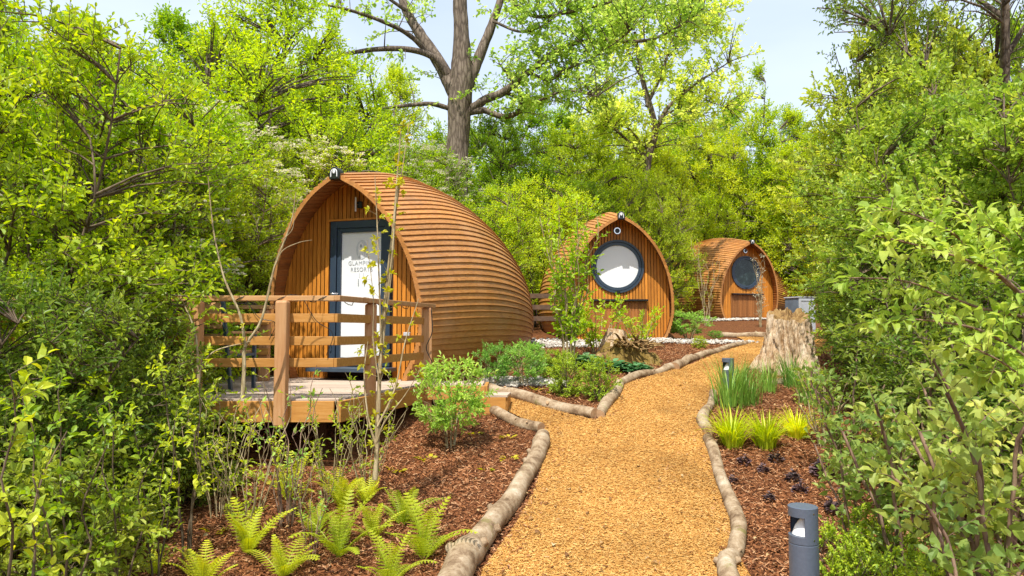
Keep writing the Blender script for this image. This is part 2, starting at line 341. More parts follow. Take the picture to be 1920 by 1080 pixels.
def twiggy(mbw, mbl, S, E, nl, size, wr=.5, hi=False, up=.7, droop=.15, tr=.004, spread=.75, rndoff=0, pair=False, f0=.15, mt=0):
    k = len(S); sticks(mbw, S, E, tr, tr*.45)
    D = nrm(E-S); f = (np.arange(nl)+rng.random((k,nl))*.6)/nl*(1-f0)+f0; f = np.minimum(f, 1)
    base = S[:,None]+(E-S)[:,None]*f[...,None]
    sv_ = nrm(np.cross(D, rng.normal(size=(k,3)))); sg = np.where(np.arange(nl) % 2 == 0, 1, -1)
    ang = rng.normal(0, .5, (k,nl)); o = np.cross(D, sv_)
    side = sv_[:,None]*(sg*np.cos(ang))[...,None]+o[:,None]*(np.sin(ang))[...,None]
    dr = D[:,None]*(.45+.3*rng.random((k,nl,1)))+side*spread+np.array([0,0,-.15])+rng.normal(0,.15,(k,nl,3)); dr[:,-1] = D+rng.normal(0,.1,(k,3))
    nn = np.array([0,0,up])+rng.normal(0,.42,(k,nl,3)); nn = nn+D[:,None]*.5+np.array([-.05,-.25,0])*0
    rr = np.clip(rng.random((k,nl))*.7+rng.random((k,1))*.3+rndoff, 0, 1)
    L = size*(.65+.55*rng.random((k,nl)))
    leaves(mbl, base.reshape(-1,3), dr.reshape(-1,3), nn.reshape(-1,3), L.ravel(), wr, rr.ravel(), hi, droop=droop, mt=mt)
def crown(mbw, mbl, C, SK, tw, nl, size, tlen, br=.012, out=.6, upd=.35, ax=None, **kw):
    d = np.linalg.norm(C[:,None]-SK[None], axis=2)+1.2*np.maximum(0, SK[None,:,2]-C[:,None,2]+.15); s = SK[d.argmin(1)]
    ln = np.linalg.norm(C-s, axis=1); sticks(mbw, s, C, br*(.4+ln*.6), br*.3, sag=.08*ln, seg=3, n=4)
    k = len(C); t = 1-rng.random((k,tw))*.45
    S = s[:,None]+(C-s)[:,None]*t[...,None]; S[...,2] += (4*t*(1-t)*.08*ln[:,None])
    ctr = ax if ax is not None else np.array([0,0,np.median(C[:,2])*.8])
    od = nrm(C-ctr)[:,None]*out+rng.normal(0,.55,(k,tw,3))+np.array([0,0,upd])+nrm(C-s)[:,None]*.3
    E = S+nrm(od)*(tlen*(.5+.7*rng.random((k,tw,1))))
    twiggy(mbw, mbl, S.reshape(-1,3), E.reshape(-1,3), nl, size, **kw); return E.reshape(-1,3)
def env(n, h, w_, z0=.1, prof=None, lump=.35, gap=.0, seed=0, bias=.45):
    out = []; rs = random.Random(seed); prof = prof or [(0,.55),(.2,.85),(.5,1),(.75,.85),(.92,.5),(1,.12)]
    px_, pw = zip(*prof)
    while len(out) < n:
        u = rs.random(); z = z0*h+(1-z0)*h*u; rad = float(np.interp(u, px_, pw))*w_/2
        if rs.random() > (rad/(w_/2))**1.0+.05: continue
        th = rs.random()*6.283; q = Vector((math.cos(th)*1.4+seed*7.3, math.sin(th)*1.4, z/h*3.2))
        rad *= 1+lump*1.6*noise.noise(q); r = rad*rs.random()**bias; p = Vector((math.cos(th)*r, math.sin(th)*r, z))
        if gap and noise.noise(p*(1.6*4/h)+Vector((seed,0,0))) < -gap: continue
        out.append(p)
    return np.array(out)
def stems(mb, n, h, spread, r0, seed=0, k=6, lean=.25, n_side=6, jit=.06, r1=.3):
    rs = random.Random(seed); nodes = []
    for i in range(n):
        a = i/n*6.283+rs.random(); b = Vector((math.cos(a), math.sin(a), 0)); hh = h*(.7+.35*rs.random()); pts = []
        for j in range(k+1):
            t = j/k; pts.append(b*(spread*.12+spread*t**1.3*(.5+lean*rs.random()))+Vector((rs.gauss(0,jit)*h*t*.4, rs.gauss(0,jit)*h*t*.4, hh*t-.05*(j==0))))
        pts = smoothline(pts, 2); tube(mb, pts, np.linspace(r0, r0*r1, len(pts)), n_side); nodes += [tuple(p) for p in pts[1:]]
    return np.array(nodes)
def plant_proto(name, mw, ml, wood_name, leaf_name, build, extra=None):
    root = empty(name); a, b = MB(), MB(); res = build(a, b)
    a.build(wood_name, mw, root, smooth=True); b.build(leaf_name, ml, root)
    if extra: extra(root, res)
    root['used'] = 0; return root
def place(proto, x, y, s=1, rz=None, z=None, label=None, cat=None, group=None, sz=None, name=None):
    o = proto if not proto['used'] else copy_tree(proto)
    if o is proto: proto['used'] = 1
    else: o['used'] = 1
    o.location = (x, y, float(g(x,y))-.02 if z is None else z); o.rotation_euler = (0, 0, rng.random()*6.28 if rz is None else rz)
    o.scale = (s, s, sz or s)
    tag(o, label, cat, group); return o
def flat_heads(mb, E, n, spread, size, fl=.3):     # small flower clusters at twig ends
    k = len(E); a = rng.random((k,n))*6.283; r = spread*np.sqrt(rng.random((k,n)))
    B = E[:,None]+np.stack([np.cos(a)*r, np.sin(a)*r, rng.random((k,n))*spread*fl], -1)
    D = np.stack([np.cos(a), np.sin(a), np.full((k,n), .2)], -1)+rng.normal(0,.3,(k,n,3)); N = np.array([0,0,1.])+rng.normal(0,.35,(k,n,3))
    leaves(mb, B.reshape(-1,3), D.reshape(-1,3), N.reshape(-1,3), size, .9, None)
# ------------------------------------------------------------------ ground, path, gravel
def axis(lo, hi, step, far_lo, far_hi, n=26):
    a = np.arange(lo, hi+1e-6, step); t = np.linspace(0,1,n)[1:]**2.2
    return np.concatenate([(lo-(lo-far_lo)*t)[::-1], a, hi+(far_hi-hi)*t])
gx, gy = axis(-9, 9, .15, -500, 500), axis(0, 18, .15, -60, 500)
XX, YY = np.meshgrid(gx, gy); ZZ = g(XX, YY); nx, ny = len(gx), len(gy)
i, j = np.meshgrid(np.arange(ny-1), np.arange(nx-1), indexing='ij'); a0 = i*nx+j
mb = MB(); mb.add(np.stack([XX, YY, ZZ], -1), np.stack([a0, a0+1, a0+nx+1, a0+nx], -1).reshape(-1,4))
tag(mb.build('ground', M['mulchsoil'], smooth=True), kind='structure')
PX = [(872,1150),(905,1075),(960,1000),(1000,930),(1022,860),(1030,815),(1000,797),(940,768),(893,748),(930,738),(960,748),(1040,772),(1118,792),(1142,765),(1165,725),(1240,702),(1300,684),(1395,648),(1392,638),(1378,632),
      (1500,630),(1560,640),(1560,660),(1440,676),(1405,690),(1375,712),(1350,735),(1333,765),(1322,800),(1328,835),(1350,895),(1372,965),(1380,1040),(1380,1150)]
pw = [G(*q) for q in PX]
pw = [Vector((p.x, p.y)) for p in pw]
pw[0] = Vector((pw[0].x-.05, 1.5)); pw[-1] = Vector((pw[-1].x, 1.5))
parr = np.array([(p.x, p.y) for p in pw])
def inpath(x, y):
    x = np.atleast_1d(x); y = np.atleast_1d(y); c = np.zeros(len(x), bool); q = np.roll(parr, 1, 0)
    for (x1, y1), (x2, y2) in zip(parr, q):
        if y1 == y2: continue
        k = ((y1 > y) != (y2 > y)) & (x < (x2-x1)*(y-y1)/(y2-y1)+x1); c ^= k
    return c
gxx, gyy = np.meshgrid(np.arange(-2, 9, .15), np.arange(1.2, 20, .15)); gxx, gyy = gxx.ravel()+.03, gyy.ravel()+.02; k = inpath(gxx, gyy)
vin = pw+[Vector((a, b)) for a, b in zip(gxx[k], gyy[k])]
n_ = len(pw); cd = delaunay_2d_cdt(vin, [(a, (a+1) % n_) for a in range(n_)], [list(range(n_))], 1, 1e-4)
vv = np.array([(v.x, v.y) for v in cd[0]]); vz = g(vv[:,0], vv[:,1])+.018
mb = MB(); mb.add(np.column_stack([vv, vz]), [tuple(f) for f in cd[2]])
pth = mb.build('path', M['path'], smooth=True); tag(pth, kind='structure')
for f in pth.data.polygons:
    if f.normal.z < 0: f.flip()
def chip_mesh(name, mat_, x, y, lo, L, W, dz=0.0, tilt=.35, seed=1, label=None, zf=None):
    r = np.random.default_rng(seed); n = len(x); a = r.random(n)*6.283; z = g(x, y)+lo+dz*r.random(n)
    D = nrm(np.stack([np.cos(a), np.sin(a), r.normal(0,tilt,n)], -1)); N = nrm(np.array([0,0,1.])+r.normal(0,tilt,(n,3)))
    S = nrm(np.cross(D, N)); N = np.cross(S, D); l = (L*(.45+r.random(n)*.9))[:,None]; w2 = (W*(.5+r.random(n)*.8))[:,None]; h = w2*.35
    c = np.stack([x, y, z], -1)
    V = np.stack([c-D*l*.5-S*w2*.3, c-D*l*.5+S*w2*.35, c+D*l*.5+S*w2*.25, c+D*l*.5-S*w2*.4, c-D*l*.3+N*h, c+D*l*.35+N*h], 1)
    Q = np.array([[0,3,5,4],[1,4,5,2],[0,1,2,3]]); T = np.array([[0,4,1],[3,2,5]]); o = (np.arange(n)*6)[:,None,None]
    mb = MB(); mb.add(V.reshape(-1,3), [(Q[None]+o).reshape(-1,4), (T[None]+o).reshape(-1,3)], np.repeat(r.random(n), 6))
    return tag(mb.build(name, mat_), label, kind='stuff')
def scatter(n, x0, x1, y0, y1, keep, seed, pw_=1.6):
    r = np.random.default_rng(seed); xs, ys = [], []; got = 0
    while got < n:
        y = y0*(y1/y0)**r.random(n*2) if pw_ else y0+(y1-y0)*r.random(n*2)
        x = x0+(x1-x0)*r.random(n*2); k = keep(x, y); xs.append(x[k]); ys.append(y[k]); got += k.sum()
    return np.concatenate(xs)[:n], np.concatenate(ys)[:n]
view = lambda x, y: np.abs(x/y) < .78
x, y = scatter(135000, -1.2, 6, 3.4, 17, lambda x, y: inpath(x, y) & view(x, y), 3)
chip_mesh('path_chips', M['pathchips'], x, y, .020, .027, .0085, .012, .3, 3, 'loose yellow orange wood chips covering the footpath')
under = lambda x, y: (y > 7.0) & (x < -1.7+.29*(y-6.9))
x, y = scatter(120000, -5, 6, 3.2, 15, lambda x, y: ~inpath(x, y) & view(x, y) & ~under(x, y), 4)
chip_mesh('bark_mulch', M['mulch'], x, y, .004, .042, .012, .022, .4, 4, 'loose red brown bark mulch covering the planting beds')
x, y = scatter(900, -1.2, 4, 3.4, 12, lambda x, y: inpath(x, y) & (~inpath(x+.16, y) | ~inpath(x-.2, y) | (np.random.default_rng(len(x)).random(len(x)) < .12)), 9)
chip_mesh('stray_mulch', M['mulch'], x, y, .034, .036, .011, .006, .3, 9, 'few dark mulch bits strayed onto the edges of the path')
def litter(n, seed):
    r = np.random.default_rng(seed); y = 3.6*(11/3.6)**r.random(n); x = (r.random(n)*1.5-.78)*y; k = ~under(x, y); x, y = x[k], y[k]; n = len(x)
    mb = MB(); B = np.stack([x, y, g(x, y)+.045], -1); D = r.normal(0,1,(n,3)); D[:,2] *= .2; leaves(mb, B, D, np.array([0,0,1.])+r.normal(0,.35,(n,3)), .03+.035*r.random(n), .6, r.random(n), hi=True, fold=.15, droop=.3)
    tag(mb.build('fallen_leaves', M['litter']), 'scattered dry fallen leaves on the mulch and path', kind='stuff')
litter(420, 5)
# ------------------------------------------------------------------ glamping pods
PROF = [(.90,-.25),(.95,-.1),(1.0,0),(1.09,.17),(1.18,.5),(1.19,.8),(1.165,1.1),(1.07,1.5),(.89,1.9),(.66,2.22),(.38,2.48),(0,2.70)]
_ps = np.array([tuple(p)[:2] for p in smoothline([(a,b,0) for a,b in PROF], 8)]); _ps[:,0] = np.maximum(_ps[:,0], 0)
_pl = np.concatenate([[0], np.cumsum(np.linalg.norm(np.diff(_ps, axis=0), axis=1))]); _pl /= _pl[-1]
def prof(u): return np.stack([np.interp(u, _pl, _ps[:,0]), np.interp(u, _pl, _ps[:,1])], -1)
def profn(u):
    d = prof(np.minimum(u+.01, 1))-prof(np.maximum(u-.01, 0)); n = np.stack([d[:,1], -d[:,0]], -1); return nrm(n)
SW = [(-1,.86),(-.4,.95),(0,1.0),(.8,1.13),(1.6,1.22),(2.5,1.265),(3.5,1.235),(4.4,1.13),(5.1,.97),(5.6,.79),(5.9,.64)]
SH = [(-1,.93),(-.4,.975),(0,1.0),(.8,1.065),(1.6,1.105),(2.5,1.105),(3.5,1.05),(4.4,.94),(5.1,.81),(5.6,.68),(5.9,.57)]
_tt = np.linspace(-1, 5.9, 140); _sx = np.column_stack([_tt, np.polyval(np.polyfit(*zip(*SW), 5), _tt)]); _sz = np.column_stack([_tt, np.polyval(np.polyfit(*zip(*SH), 5), _tt)])
def ringpts(u, v, off, side, FA, FB):
    # u along the arch (n), v along the pod (m) -> m,n,3
    p = prof(u); nn = profn(u); hf = np.clip(p[:,1]/2.7, 0, 1)
    y0 = -(FB+(FA-FB)*hf**1.3); y = y0[None]+(5.9-y0[None])*v[:,None]
    sw, sh = np.interp(y, _sx[:,0], _sx[:,1]), np.interp(y, _sz[:,0], _sz[:,1])
    x = (p[:,0][None]*sw+nn[:,0][None]*off)*side; z = p[:,1][None]*sh+nn[:,1][None]*off
    x = x*np.where(np.abs(p[:,0])[None] < 1e-6, 0, 1) if True else x
    return np.stack([x, y, z], -1)
def pod(name, loc, bearing, label, FA=.45, FB=.25, door=None, win=None, ns=41, group='timber pods', full=True):
    root = empty(name, loc, -bearing, label, 'glamping pod', group)
    mb = MB(); v = np.concatenate([np.linspace(0, .16, 5)[:-1], np.linspace(.16, 1, 26)]); m = len(v)
    uu = np.linspace(0, 1, ns+1)
    for side in (1, -1):
        for k in range(ns):
            r_ = rng.random(); o = .018+rng.random()*.004
            bt = ringpts(uu[k:k+1], v, o, side, FA, FB)[:,0]; tp = ringpts(uu[k+1:k+2], v, .003, side, FA, FB)[:,0]
            ub = ringpts(uu[k:k+1], v, -.02, side, FA, FB)[:,0]; mid = ringpts(uu[k:k+1]+.05/ns, v, o+.003, side, FA, FB)[:,0]
            V = np.concatenate([ub, bt, mid, tp]); i = np.arange(m-1); F = []
            for q in (0, 1, 2):
                f = np.stack([q*m+i, q*m+i+1, (q+1)*m+i+1, (q+1)*m+i], -1); F.append(f if side > 0 else f[:, ::-1])
            mb.add(V, F, r_)
            mb.add(np.stack([ub[0], bt[0], mid[0], tp[0], ringpts(uu[k+1:k+2], v[:1], -.045, side, FA, FB)[0,0], ringpts(uu[k:k+1], v[:1], -.045, side, FA, FB)[0,0]]), [(0,1,2,3,4,5)], r_)
    # rear cap
    e = ringpts(np.linspace(0,1,30), v[-1:], .003, 1, FA, FB)[0]; e2 = e*np.array([-1,1,1]); pl = np.concatenate([e, e2[::-1][1:]])
    c = np.array([[0, 6.05, .6]]); n = len(pl); mb.add(np.concatenate([pl, c]), [(a, a+1, n) for a in range(n-1)], .4)
    mb.build('shell', M['shell'], root)
    mb = MB(); vi = np.linspace(0, .12, 6); m = len(vi); u2 = np.linspace(0, 1, ns*1+1)
    for side in (1, -1):
        for k in range(ns):
            a = ringpts(u2[k:k+1], vi, -.045, side, FA, FB)[:,0]; b = ringpts(u2[k+1:k+2]-.12/ns, vi, -.058, side, FA, FB)[:,0]; c = ringpts(u2[k+1:k+2], vi, -.045, side, FA, FB)[:,0]
            V = np.concatenate([a, b, c]); i = np.arange(m-1)
            mb.add(V, [np.stack([q*m+i, (q+1)*m+i, (q+1)*m+i+1, q*m+i+1], -1) for q in (0, 1)], rng.random())
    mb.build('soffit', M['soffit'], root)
    # front wall
    pu = np.linspace(0, 1, 80); wl = prof(pu)-profn(pu)*.05; wl[:,0] = np.maximum(wl[:,0], 0); wz, wx = wl[:,1], wl[:,0]; iw = wx.argmax()
    top = lambda x: float(np.interp(-abs(x), -wx[iw:], wz[iw:])); bot = lambda x: float(np.interp(abs(x), wx[:iw+1], wz[:iw+1])) if abs(x) > wx[0] else wz[0]
    mb = MB(); pts = [(a, .012, b) for a, b in wl]+[(-a, .012, b) for a, b in wl[::-1][1:]]
    mb.add(pts, [tuple(range(len(pts)))], .5); mb.build('wall_backing', M['backing'], root)
    mb = MB(); pitch = .0665; x = -int(1.2/pitch)*pitch
    def batten(xa, xb, zf0, zf1, r_):
        z = [(xa, zf0(xa)), (xb, zf0(xb)), (xb, zf1(xb)), (xa, zf1(xa))]
        if min(z[2][1]-z[1][1], z[3][1]-z[0][1]) < .01: return
        mb.add([(a, -.018, b) for a, b in z]+[(a, .008, b) for a, b in z], [(0,1,2,3),(0,4,5,1),(1,5,6,2),(2,6,7,3),(3,7,4,0)], r_)
    while x < 1.2:
        xa, xb = x, x+pitch-.0145; xm = (xa+xb)/2; r_ = rng.random()
        if max(abs(xa), abs(xb)) > wx.max()-.004: x += pitch; continue
        hole = None
        if door and abs(xm-door['x']) < door['w']/2+.045: hole = (-.3, door['h']+.035)
        if win and abs(xm-win['x']) < win['r']-.03: dz = math.sqrt((win['r']-.03)**2-(xm-win['x'])**2); hole = (win['z']-dz, win['z']+dz)
        if hole:
            if hole[0] > 0: batten(xa, xb, bot, lambda q: min(hole[0], top(q)), r_)
            batten(xa, xb, lambda q: hole[1], top, r_)
        else: batten(xa, xb, bot, top, r_)
        x += pitch
    mb.build('front_wall', M['batten'], root)
    # trim along the arch where wall meets soffit
    mb = MB()
    for s in (1, -1): tube(mb, [(s*max(0, a-.012), -.03, b-.008) for a, b in wl[iw-30:][::3]], .014, 6, rnd=.3)
    mb.build('arch_trim', M['batten'], root)
    # apex badge
    ap = ringpts(np.array([1.]), np.array([0.]), 0, 1, FA, FB)[0,0]
    bd = MB(); ar = [(math.cos(a)*.075, math.sin(a)*.075+.0) for a in np.linspace(0, math.pi, 14)]+[(-.075,-.09),(.075,-.09)]; n = len(ar)
    bd.add([(a, -.03, b) for a, b in ar]+[(a, .10, b) for a, b in ar], [tuple(range(n))[::-1]]+[tuple(range(n, 2*n))]+[(q, (q+1)%n, n+(q+1)%n, n+q) for q in range(n)], .5)
    bo = bd.build('ridge_badge', M['black'], root, bevel=.006); bo.location = (ap[0], ap[1]-.005, ap[2]+.0)
    em = MB(); arc = [(math.cos(a)*.043, -.034, math.sin(a)*.043) for a in np.linspace(0, math.pi, 12)]; arc = [(.046,-.034,-.06)]+arc+[(-.046,-.034,-.06)]
    tube(em, arc, .0065, 6); lat = [(math.sin(t)*.021, -.036, .008+math.cos(t)*.028) for t in np.linspace(0, 6.283, 15)[:-1]]
    em.add(lat+[(a*.6, -.042, (c-.008)*.6+.008) for a, b, c in lat], [tuple(range(14, 28))[::-1]]+[(q, (q+1)%14, 14+(q+1)%14, 14+q) for q in range(14)])
    em.build('emblem', M['white'], bo)
    def ring(mb, cx, cz, r0, r1, y0, y1, n=48):
        a = np.linspace(0, 6.28319, n, endpoint=False); c, s = np.cos(a), np.sin(a)
        V = np.concatenate([np.stack([cx+c*r, np.full(n, y), cz+s*r], -1) for r, y in ((r0,y1),(r0,y0),(r1,y0),(r1,y1))])
        F = [(q*n+k, q*n+(k+1)%n, ((q+1)%4)*n+(k+1)%n, ((q+1)%4)*n+k) for q in range(4) for k in range(n)]; mb.add(V, F, .5)
    if win:
        cx, cz, r = win['x'], win['z'], win['r']
        fr = MB(); ring(fr, cx, cz, r-.045, r, -.055, .0); fo = fr.build('window', M['anth'], root, smooth=False)
        f2 = MB(); ring(f2, cx, cz, r-.118, r-.055, -.042, .0); f2.build('sash', M['anth'], fo)
        a = np.linspace(0, 6.28319, 48, endpoint=False); pn = MB(); pn.add([(cx+math.cos(q)*(r-.11), -.012, cz+math.sin(q)*(r-.11)) for q in a], [tuple(range(48))])
        pn.build('blind' if win['blind'] else 'pane', M['blind'] if win['blind'] else M['glass'], fo)
        if win['blind']:
            pn = MB(); pn.add([(cx+math.cos(q)*(r-.112), -.026, cz+math.sin(q)*(r-.112)) for q in a], [tuple(range(48))]); pn.build('pane', M['clear'], fo)
        hb = MB(); box(hb, (cx, -.055, cz-r+.035), (.10, .03, .015)); hb.build('handle', M['black'], fo)
        # hatch below with its dark ledge
        hh = MB(); box(hh, (cx+.02, -.075, .83), (1.24, .115, .04)); ho = hh.build('hatch_ledge', M['black'], root, bevel=.004)
        hp = MB(); xx = cx-.60
        while xx < cx+.60:
            box(hp, (xx, -.03, .42), (.052, .02, .74), rnd=rng.random()); xx += pitch
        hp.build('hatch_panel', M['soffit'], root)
    if door:
        dx, dw, dh = door['x'], door['w'], door['h']; fr = MB()
        for s in (-1, 1): box(fr, (dx+s*(dw/2-.045), -.02, dh/2+.0), (.09, .07, dh))
        box(fr, (dx, -.021, dh-.05), (dw-.18, .068, .10)); box(fr, (dx, -.021, .02), (dw-.18, .068, .04)); do = fr.build('door', M['anth'], root, bevel=.004)
        lf = MB(); iw_ = dw-.19
        for s in (-1, 1): box(lf, (dx+s*(iw_/2-.03), -.01, dh/2-.02), (.055, .05, dh-.15))
        box(lf, (dx, -.009, dh-.13), (iw_-.115, .048, .06)); box(lf, (dx, -.009, .075), (iw_-.115, .048, .07)); lf.build('door_leaf', M['anth'], do, bevel=.003)
        bl = MB(); box(bl, (dx, .003, dh/2-.02), (iw_-.115, .006, dh-.27)); bl.build('blind', M['blind'], do)
        tr = MB(); box(tr, (dx, -.035, dh+.018), (dw+.09, .05, .03)); tr.build('door_head_trim', M['batten'], root, bevel=.003)
        gp = MB(); w2, z0, z1 = (iw_-.12)/2, .11, dh-.155; gp.add([(dx-w2,-.02,z0),(dx+w2,-.02,z0),(dx+w2,-.02,z1),(dx-w2,-.02,z1)], [(0,1,2,3)]); gp.build('pane', M['clear'], do)
        hd = MB(); tube(hd, [(dx-dw/2+.12, -.04, 1.0), (dx-dw/2+.12, -.09, 1.0), (dx-dw/2+.02, -.09, 1.0)], .011, 6); hd.build('handle', M['chrome'], do, smooth=True)
        for z in (.25, dh-.3): hg = MB(); tube(hg, [(dx-dw/2+.03, -.06, z-.05), (dx-dw/2+.03, -.06, z+.05)], .012, 8); hg.build('hinge', M['anth'], do, smooth=True)
        # printed logo, shop wording and pod number on the blind
        yy = -.0045
        def text(s, size, z, mt, xs=1.0, y=yy):
            cu = bpy.data.curves.new('t', 'FONT'); cu.body = s; cu.size = size; cu.align_x = 'CENTER'; cu.extrude = .0006; cu.space_character = 1.12
            t = bpy.data.objects.new('t', cu); sc.collection.objects.link(t); bpy.context.view_layer.update()
            me = bpy.data.meshes.new_from_object(t.evaluated_get(bpy.context.evaluated_depsgraph_get())); bpy.data.objects.remove(t)
            me.transform(Matrix.Translation((dx, y, z)) @ Matrix.Diagonal((xs, 1, 1, 1)) @ Matrix.Rotation(R(90), 4, 'X')); me.materials.clear(); me.materials.append(mt)
            o = bpy.data.objects.new('lettering', me); sc.collection.objects.link(o); o.parent = do
        text('GLAMPING', .085, 1.40, M['ink'], .92); text('RESORTS', .085, 1.31, M['ink'], .92)
        text('11', .10, 1.225, M['inkpale'], 1.1); text('11', .145, 1.105, M['ink'], 1.15)
        lo = MB(); n = 28; a = np.linspace(0, 6.283, n, endpoint=False); cz = 1.615
        el = lambda rx, rz, y, cx=0, cz=cz: [(dx+cx+math.cos(q)*rx, y, cz+math.sin(q)*rz) for q in a]
        lo.add(el(.108, .165, yy-.0002), [tuple(range(n))], .5, 0)
        rk = [(-.05,-.13),(-.058,-.02),(-.05,.06),(-.025,.11),(0,.128),(.025,.11),(.05,.06),(.058,-.02),(.05,-.13),(.022,-.06),(.012,-.13),(-.012,-.13),(-.022,-.06)]
        lo.add([(dx-.015+p_, yy-.0012, cz+q_-.0) for p_, q_ in rk], [tuple(range(len(rk)))[::-1]], .5, 1)
        sw = [(.055,-.12),(.075,-.04),(.065,.03),(.085,.08),(.10,.03),(.095,-.05),(.08,-.11)]; lo.add([(dx+p_, yy-.0012, cz+q_) for p_, q_ in sw], [tuple(range(len(sw)))], .5, 1)
        lo.add(el(.02, .03, yy-.0024, -.015, cz+.062), [tuple(range(n))], .5, 2)
        lgo = lo.build('logo', [M['inkpale'], M['white'], M['ink']], do); lgo.matrix_basis = Matrix.Translation((dx, 0, cz)) @ Matrix.Diagonal((.82, 1, .82, 1)) @ Matrix.Translation((-dx, 0, -cz))
        # bar lamp above the door, small lamp at the side, socket
        lm = MB(); box(lm, (dx-.02, -.04, dh+.22), (.07,.04,.09)); lo = lm.build('wall_lamp', M['black'], root, bevel=.004)
        l2 = MB(); tube(l2, [(dx-.05, -.10, dh+.12), (dx-.05, -.10, dh+.32)], .013, 10); l2.build('lamp_tube', M['lamp'], lo, smooth=True)
        l3 = MB(); tube(l3, [(dx-.03, -.05, dh+.22), (dx-.05, -.10, dh+.22)], .01, 8); l3.build('bracket', M['chrome'], lo, smooth=True)
        l4 = MB(); tube(l4, [(.80, -.03, 1.76), (.80, -.12, 1.76)], [.03,.055], 14); l4.build('spot_lamp', M['chrome'], root, smooth=False)
        s4 = MB(); box(s4, (.82, -.04, .42), (.09,.05,.09)); s4.build('socket', M['cabinet'], root, bevel=.006)
        th = MB(); box(th, (dx, -.25, -.035), (dw+.2, .44, .05)); th.build('doorstep', M['steel'], root, bevel=.004)
    elif win:
        lm = MB(); ring(lm, 0, 2.33, .052, .072, -.06, -.01, 24); lo = lm.build('wall_lamp', M['chrome'], root)
        l2 = MB(); a = np.linspace(0, 6.283, 24, endpoint=False)
        l2.add([(math.cos(q)*.055, -.03, 2.33+math.sin(q)*.055) for q in a]+[(math.cos(q)*.035, -.06, 2.33+math.sin(q)*.035) for q in a], [tuple(range(24,48))[::-1]]+[(k,(k+1)%24,24+(k+1)%24,24+k) for k in range(24)])
        l2.build('lamp_shade', M['black'], lo)
    return root
pod('glamping_pod', (-2.19, 9.9, 1.225), R(17), 'large wooden pod with a terrace and a white blind door numbered 11', FA=.56, FB=.24, door=dict(x=.10, w=.93, h=2.02))
pod('glamping_pod', (X(1158,15.3), 15.3, 1.54), R(-1.5), 'wooden pod whose round window has a white blind, behind the low rotten stump', FA=.52, FB=.16, win=dict(x=0, z=1.56, r=.575, blind=True))
p3 = pod('glamping_pod', (X(1398,24.6), 24.6, 2.16), R(-19), 'distant wooden pod with a dark glass round window, left of the grey cabinet', FA=.42, FB=.2, win=dict(x=.02, z=1.58, r=.575, blind=False))
p3.scale = (1.02, 1, 1)
pod('glamping_pod', (X(1318,28.4), 28.4, 2.3), R(48), 'farthest wooden pod showing only its slatted side behind the dark glass pod', FA=.42, FB=.2, win=dict(x=0, z=1.55, r=.575, blind=False))
# ------------------------------------------------------------------ terrace deck, its railings, the step
DZ = 1.05
dk = empty('terrace_deck', (-2.5, 8.2, .6), 0, 'pale timber terrace deck in front of the pod numbered 11', 'deck')
def local(root): return Vector(root.location)
def lb(mb, root): 
    for k in range(len(mb.v)): mb.v[k] = mb.v[k]-np.array(root.location)
    return mb
def xr(y):
    if y < 8.8: return -1.69+.29*(y-6.9)
    if y < 9.42: return -.36
    return -1.05
mb = MB(); y = 6.9
while y < 10.6:
    r_ = xr(y+.06); lft = -6.4; sp = -4.6+rng.random()*2
    for a, b in ((lft, sp-.003), (sp+.003, r_)):
        box(mb, ((a+b)/2, y+.0675, DZ-.0125), (b-a, .131, .025), rnd=rng.random())
    y += .139
lb(mb, dk).build('deck_boards', M['deck'], dk, bevel=.003)
mb = MB(); beam(mb, (-6.4, 6.86, .935), (-1.70, 6.86, .935), .045, .20, .6); beam(mb, (-1.655, 6.845, .935), (-1.10, 8.78, .935), .045, .20, .2)
beam(mb, (-1.10, 8.80, .95), (-.33, 8.76, .95), .045, .17, .4); beam(mb, (-.325, 8.76, .95), (-.325, 9.45, .95), .045, .17, .3)
lb(mb, dk).build('fascia', M['fascia'], dk, bevel=.004)
for x_ in (-6, -4.6, -3.2, -1.95):
    for y_ in (7.3, 8.6, 9.9): mb = MB(); box(mb, (x_, y_, .55), (.1,.1,.95)); lb(mb, dk).build('support_post', M['backing'], dk)
rl = empty('deck_railing', (-2.19, 6.78, .5), 0, 'timber railing of square posts and flat rails along the front and right of the terrace', 'railing', 'terrace railings')
for (x_, y_, z0, wd) in ((-2.19, 6.79, .80, .118), (-3.02, 6.79, .80, .13), (-4.35, 6.79, .8, .13), (-1.50, 7.56, .78, .12), (-1.06, 8.86, .62, .12)):
    mb = MB(); box(mb, (x_, y_, (z0+1.995)/2), (wd, wd, 1.995-z0), rz=.0 if y_ < 7 else .28, rnd=rng.random()); lb(mb, rl).build('post', M['railv'], rl, bevel=.022)
A, B_, Cc = (-6.3, 6.90), (-1.715, 6.90), (-1.02, 9.02)
mb = MB(); beam(mb, (*A, 2.02), (*B_, 2.02), .125, .05, .55); lb(mb, rl).build('top_rail', M['rail'], rl, bevel=.005)
mb = MB(); beam(mb, (-1.712, 6.84, 2.022), (*Cc, 2.022), .12, .05, .35); lb(mb, rl).build('top_rail', M['railv'], rl, bevel=.005)
for z in (1.83, 1.61, 1.40):
    mb = MB(); beam(mb, (A[0], 6.88, z), (B_[0], 6.88, z), .035, .085, rng.random()); lb(mb, rl).build('rail', M['fascia'], rl, bevel=.004)
    mb = MB(); beam(mb, (-1.70, 6.865, z), (-1.09, 8.84, z), .035, .085, rng.random()*.4); lb(mb, rl).build('rail', M['fascia'], rl, bevel=.004)
rr = empty('deck_railing', (-3.3, 9.4, DZ), 0, 'timber railing at the far left of the terrace, behind the garden chair', 'railing', 'terrace railings')
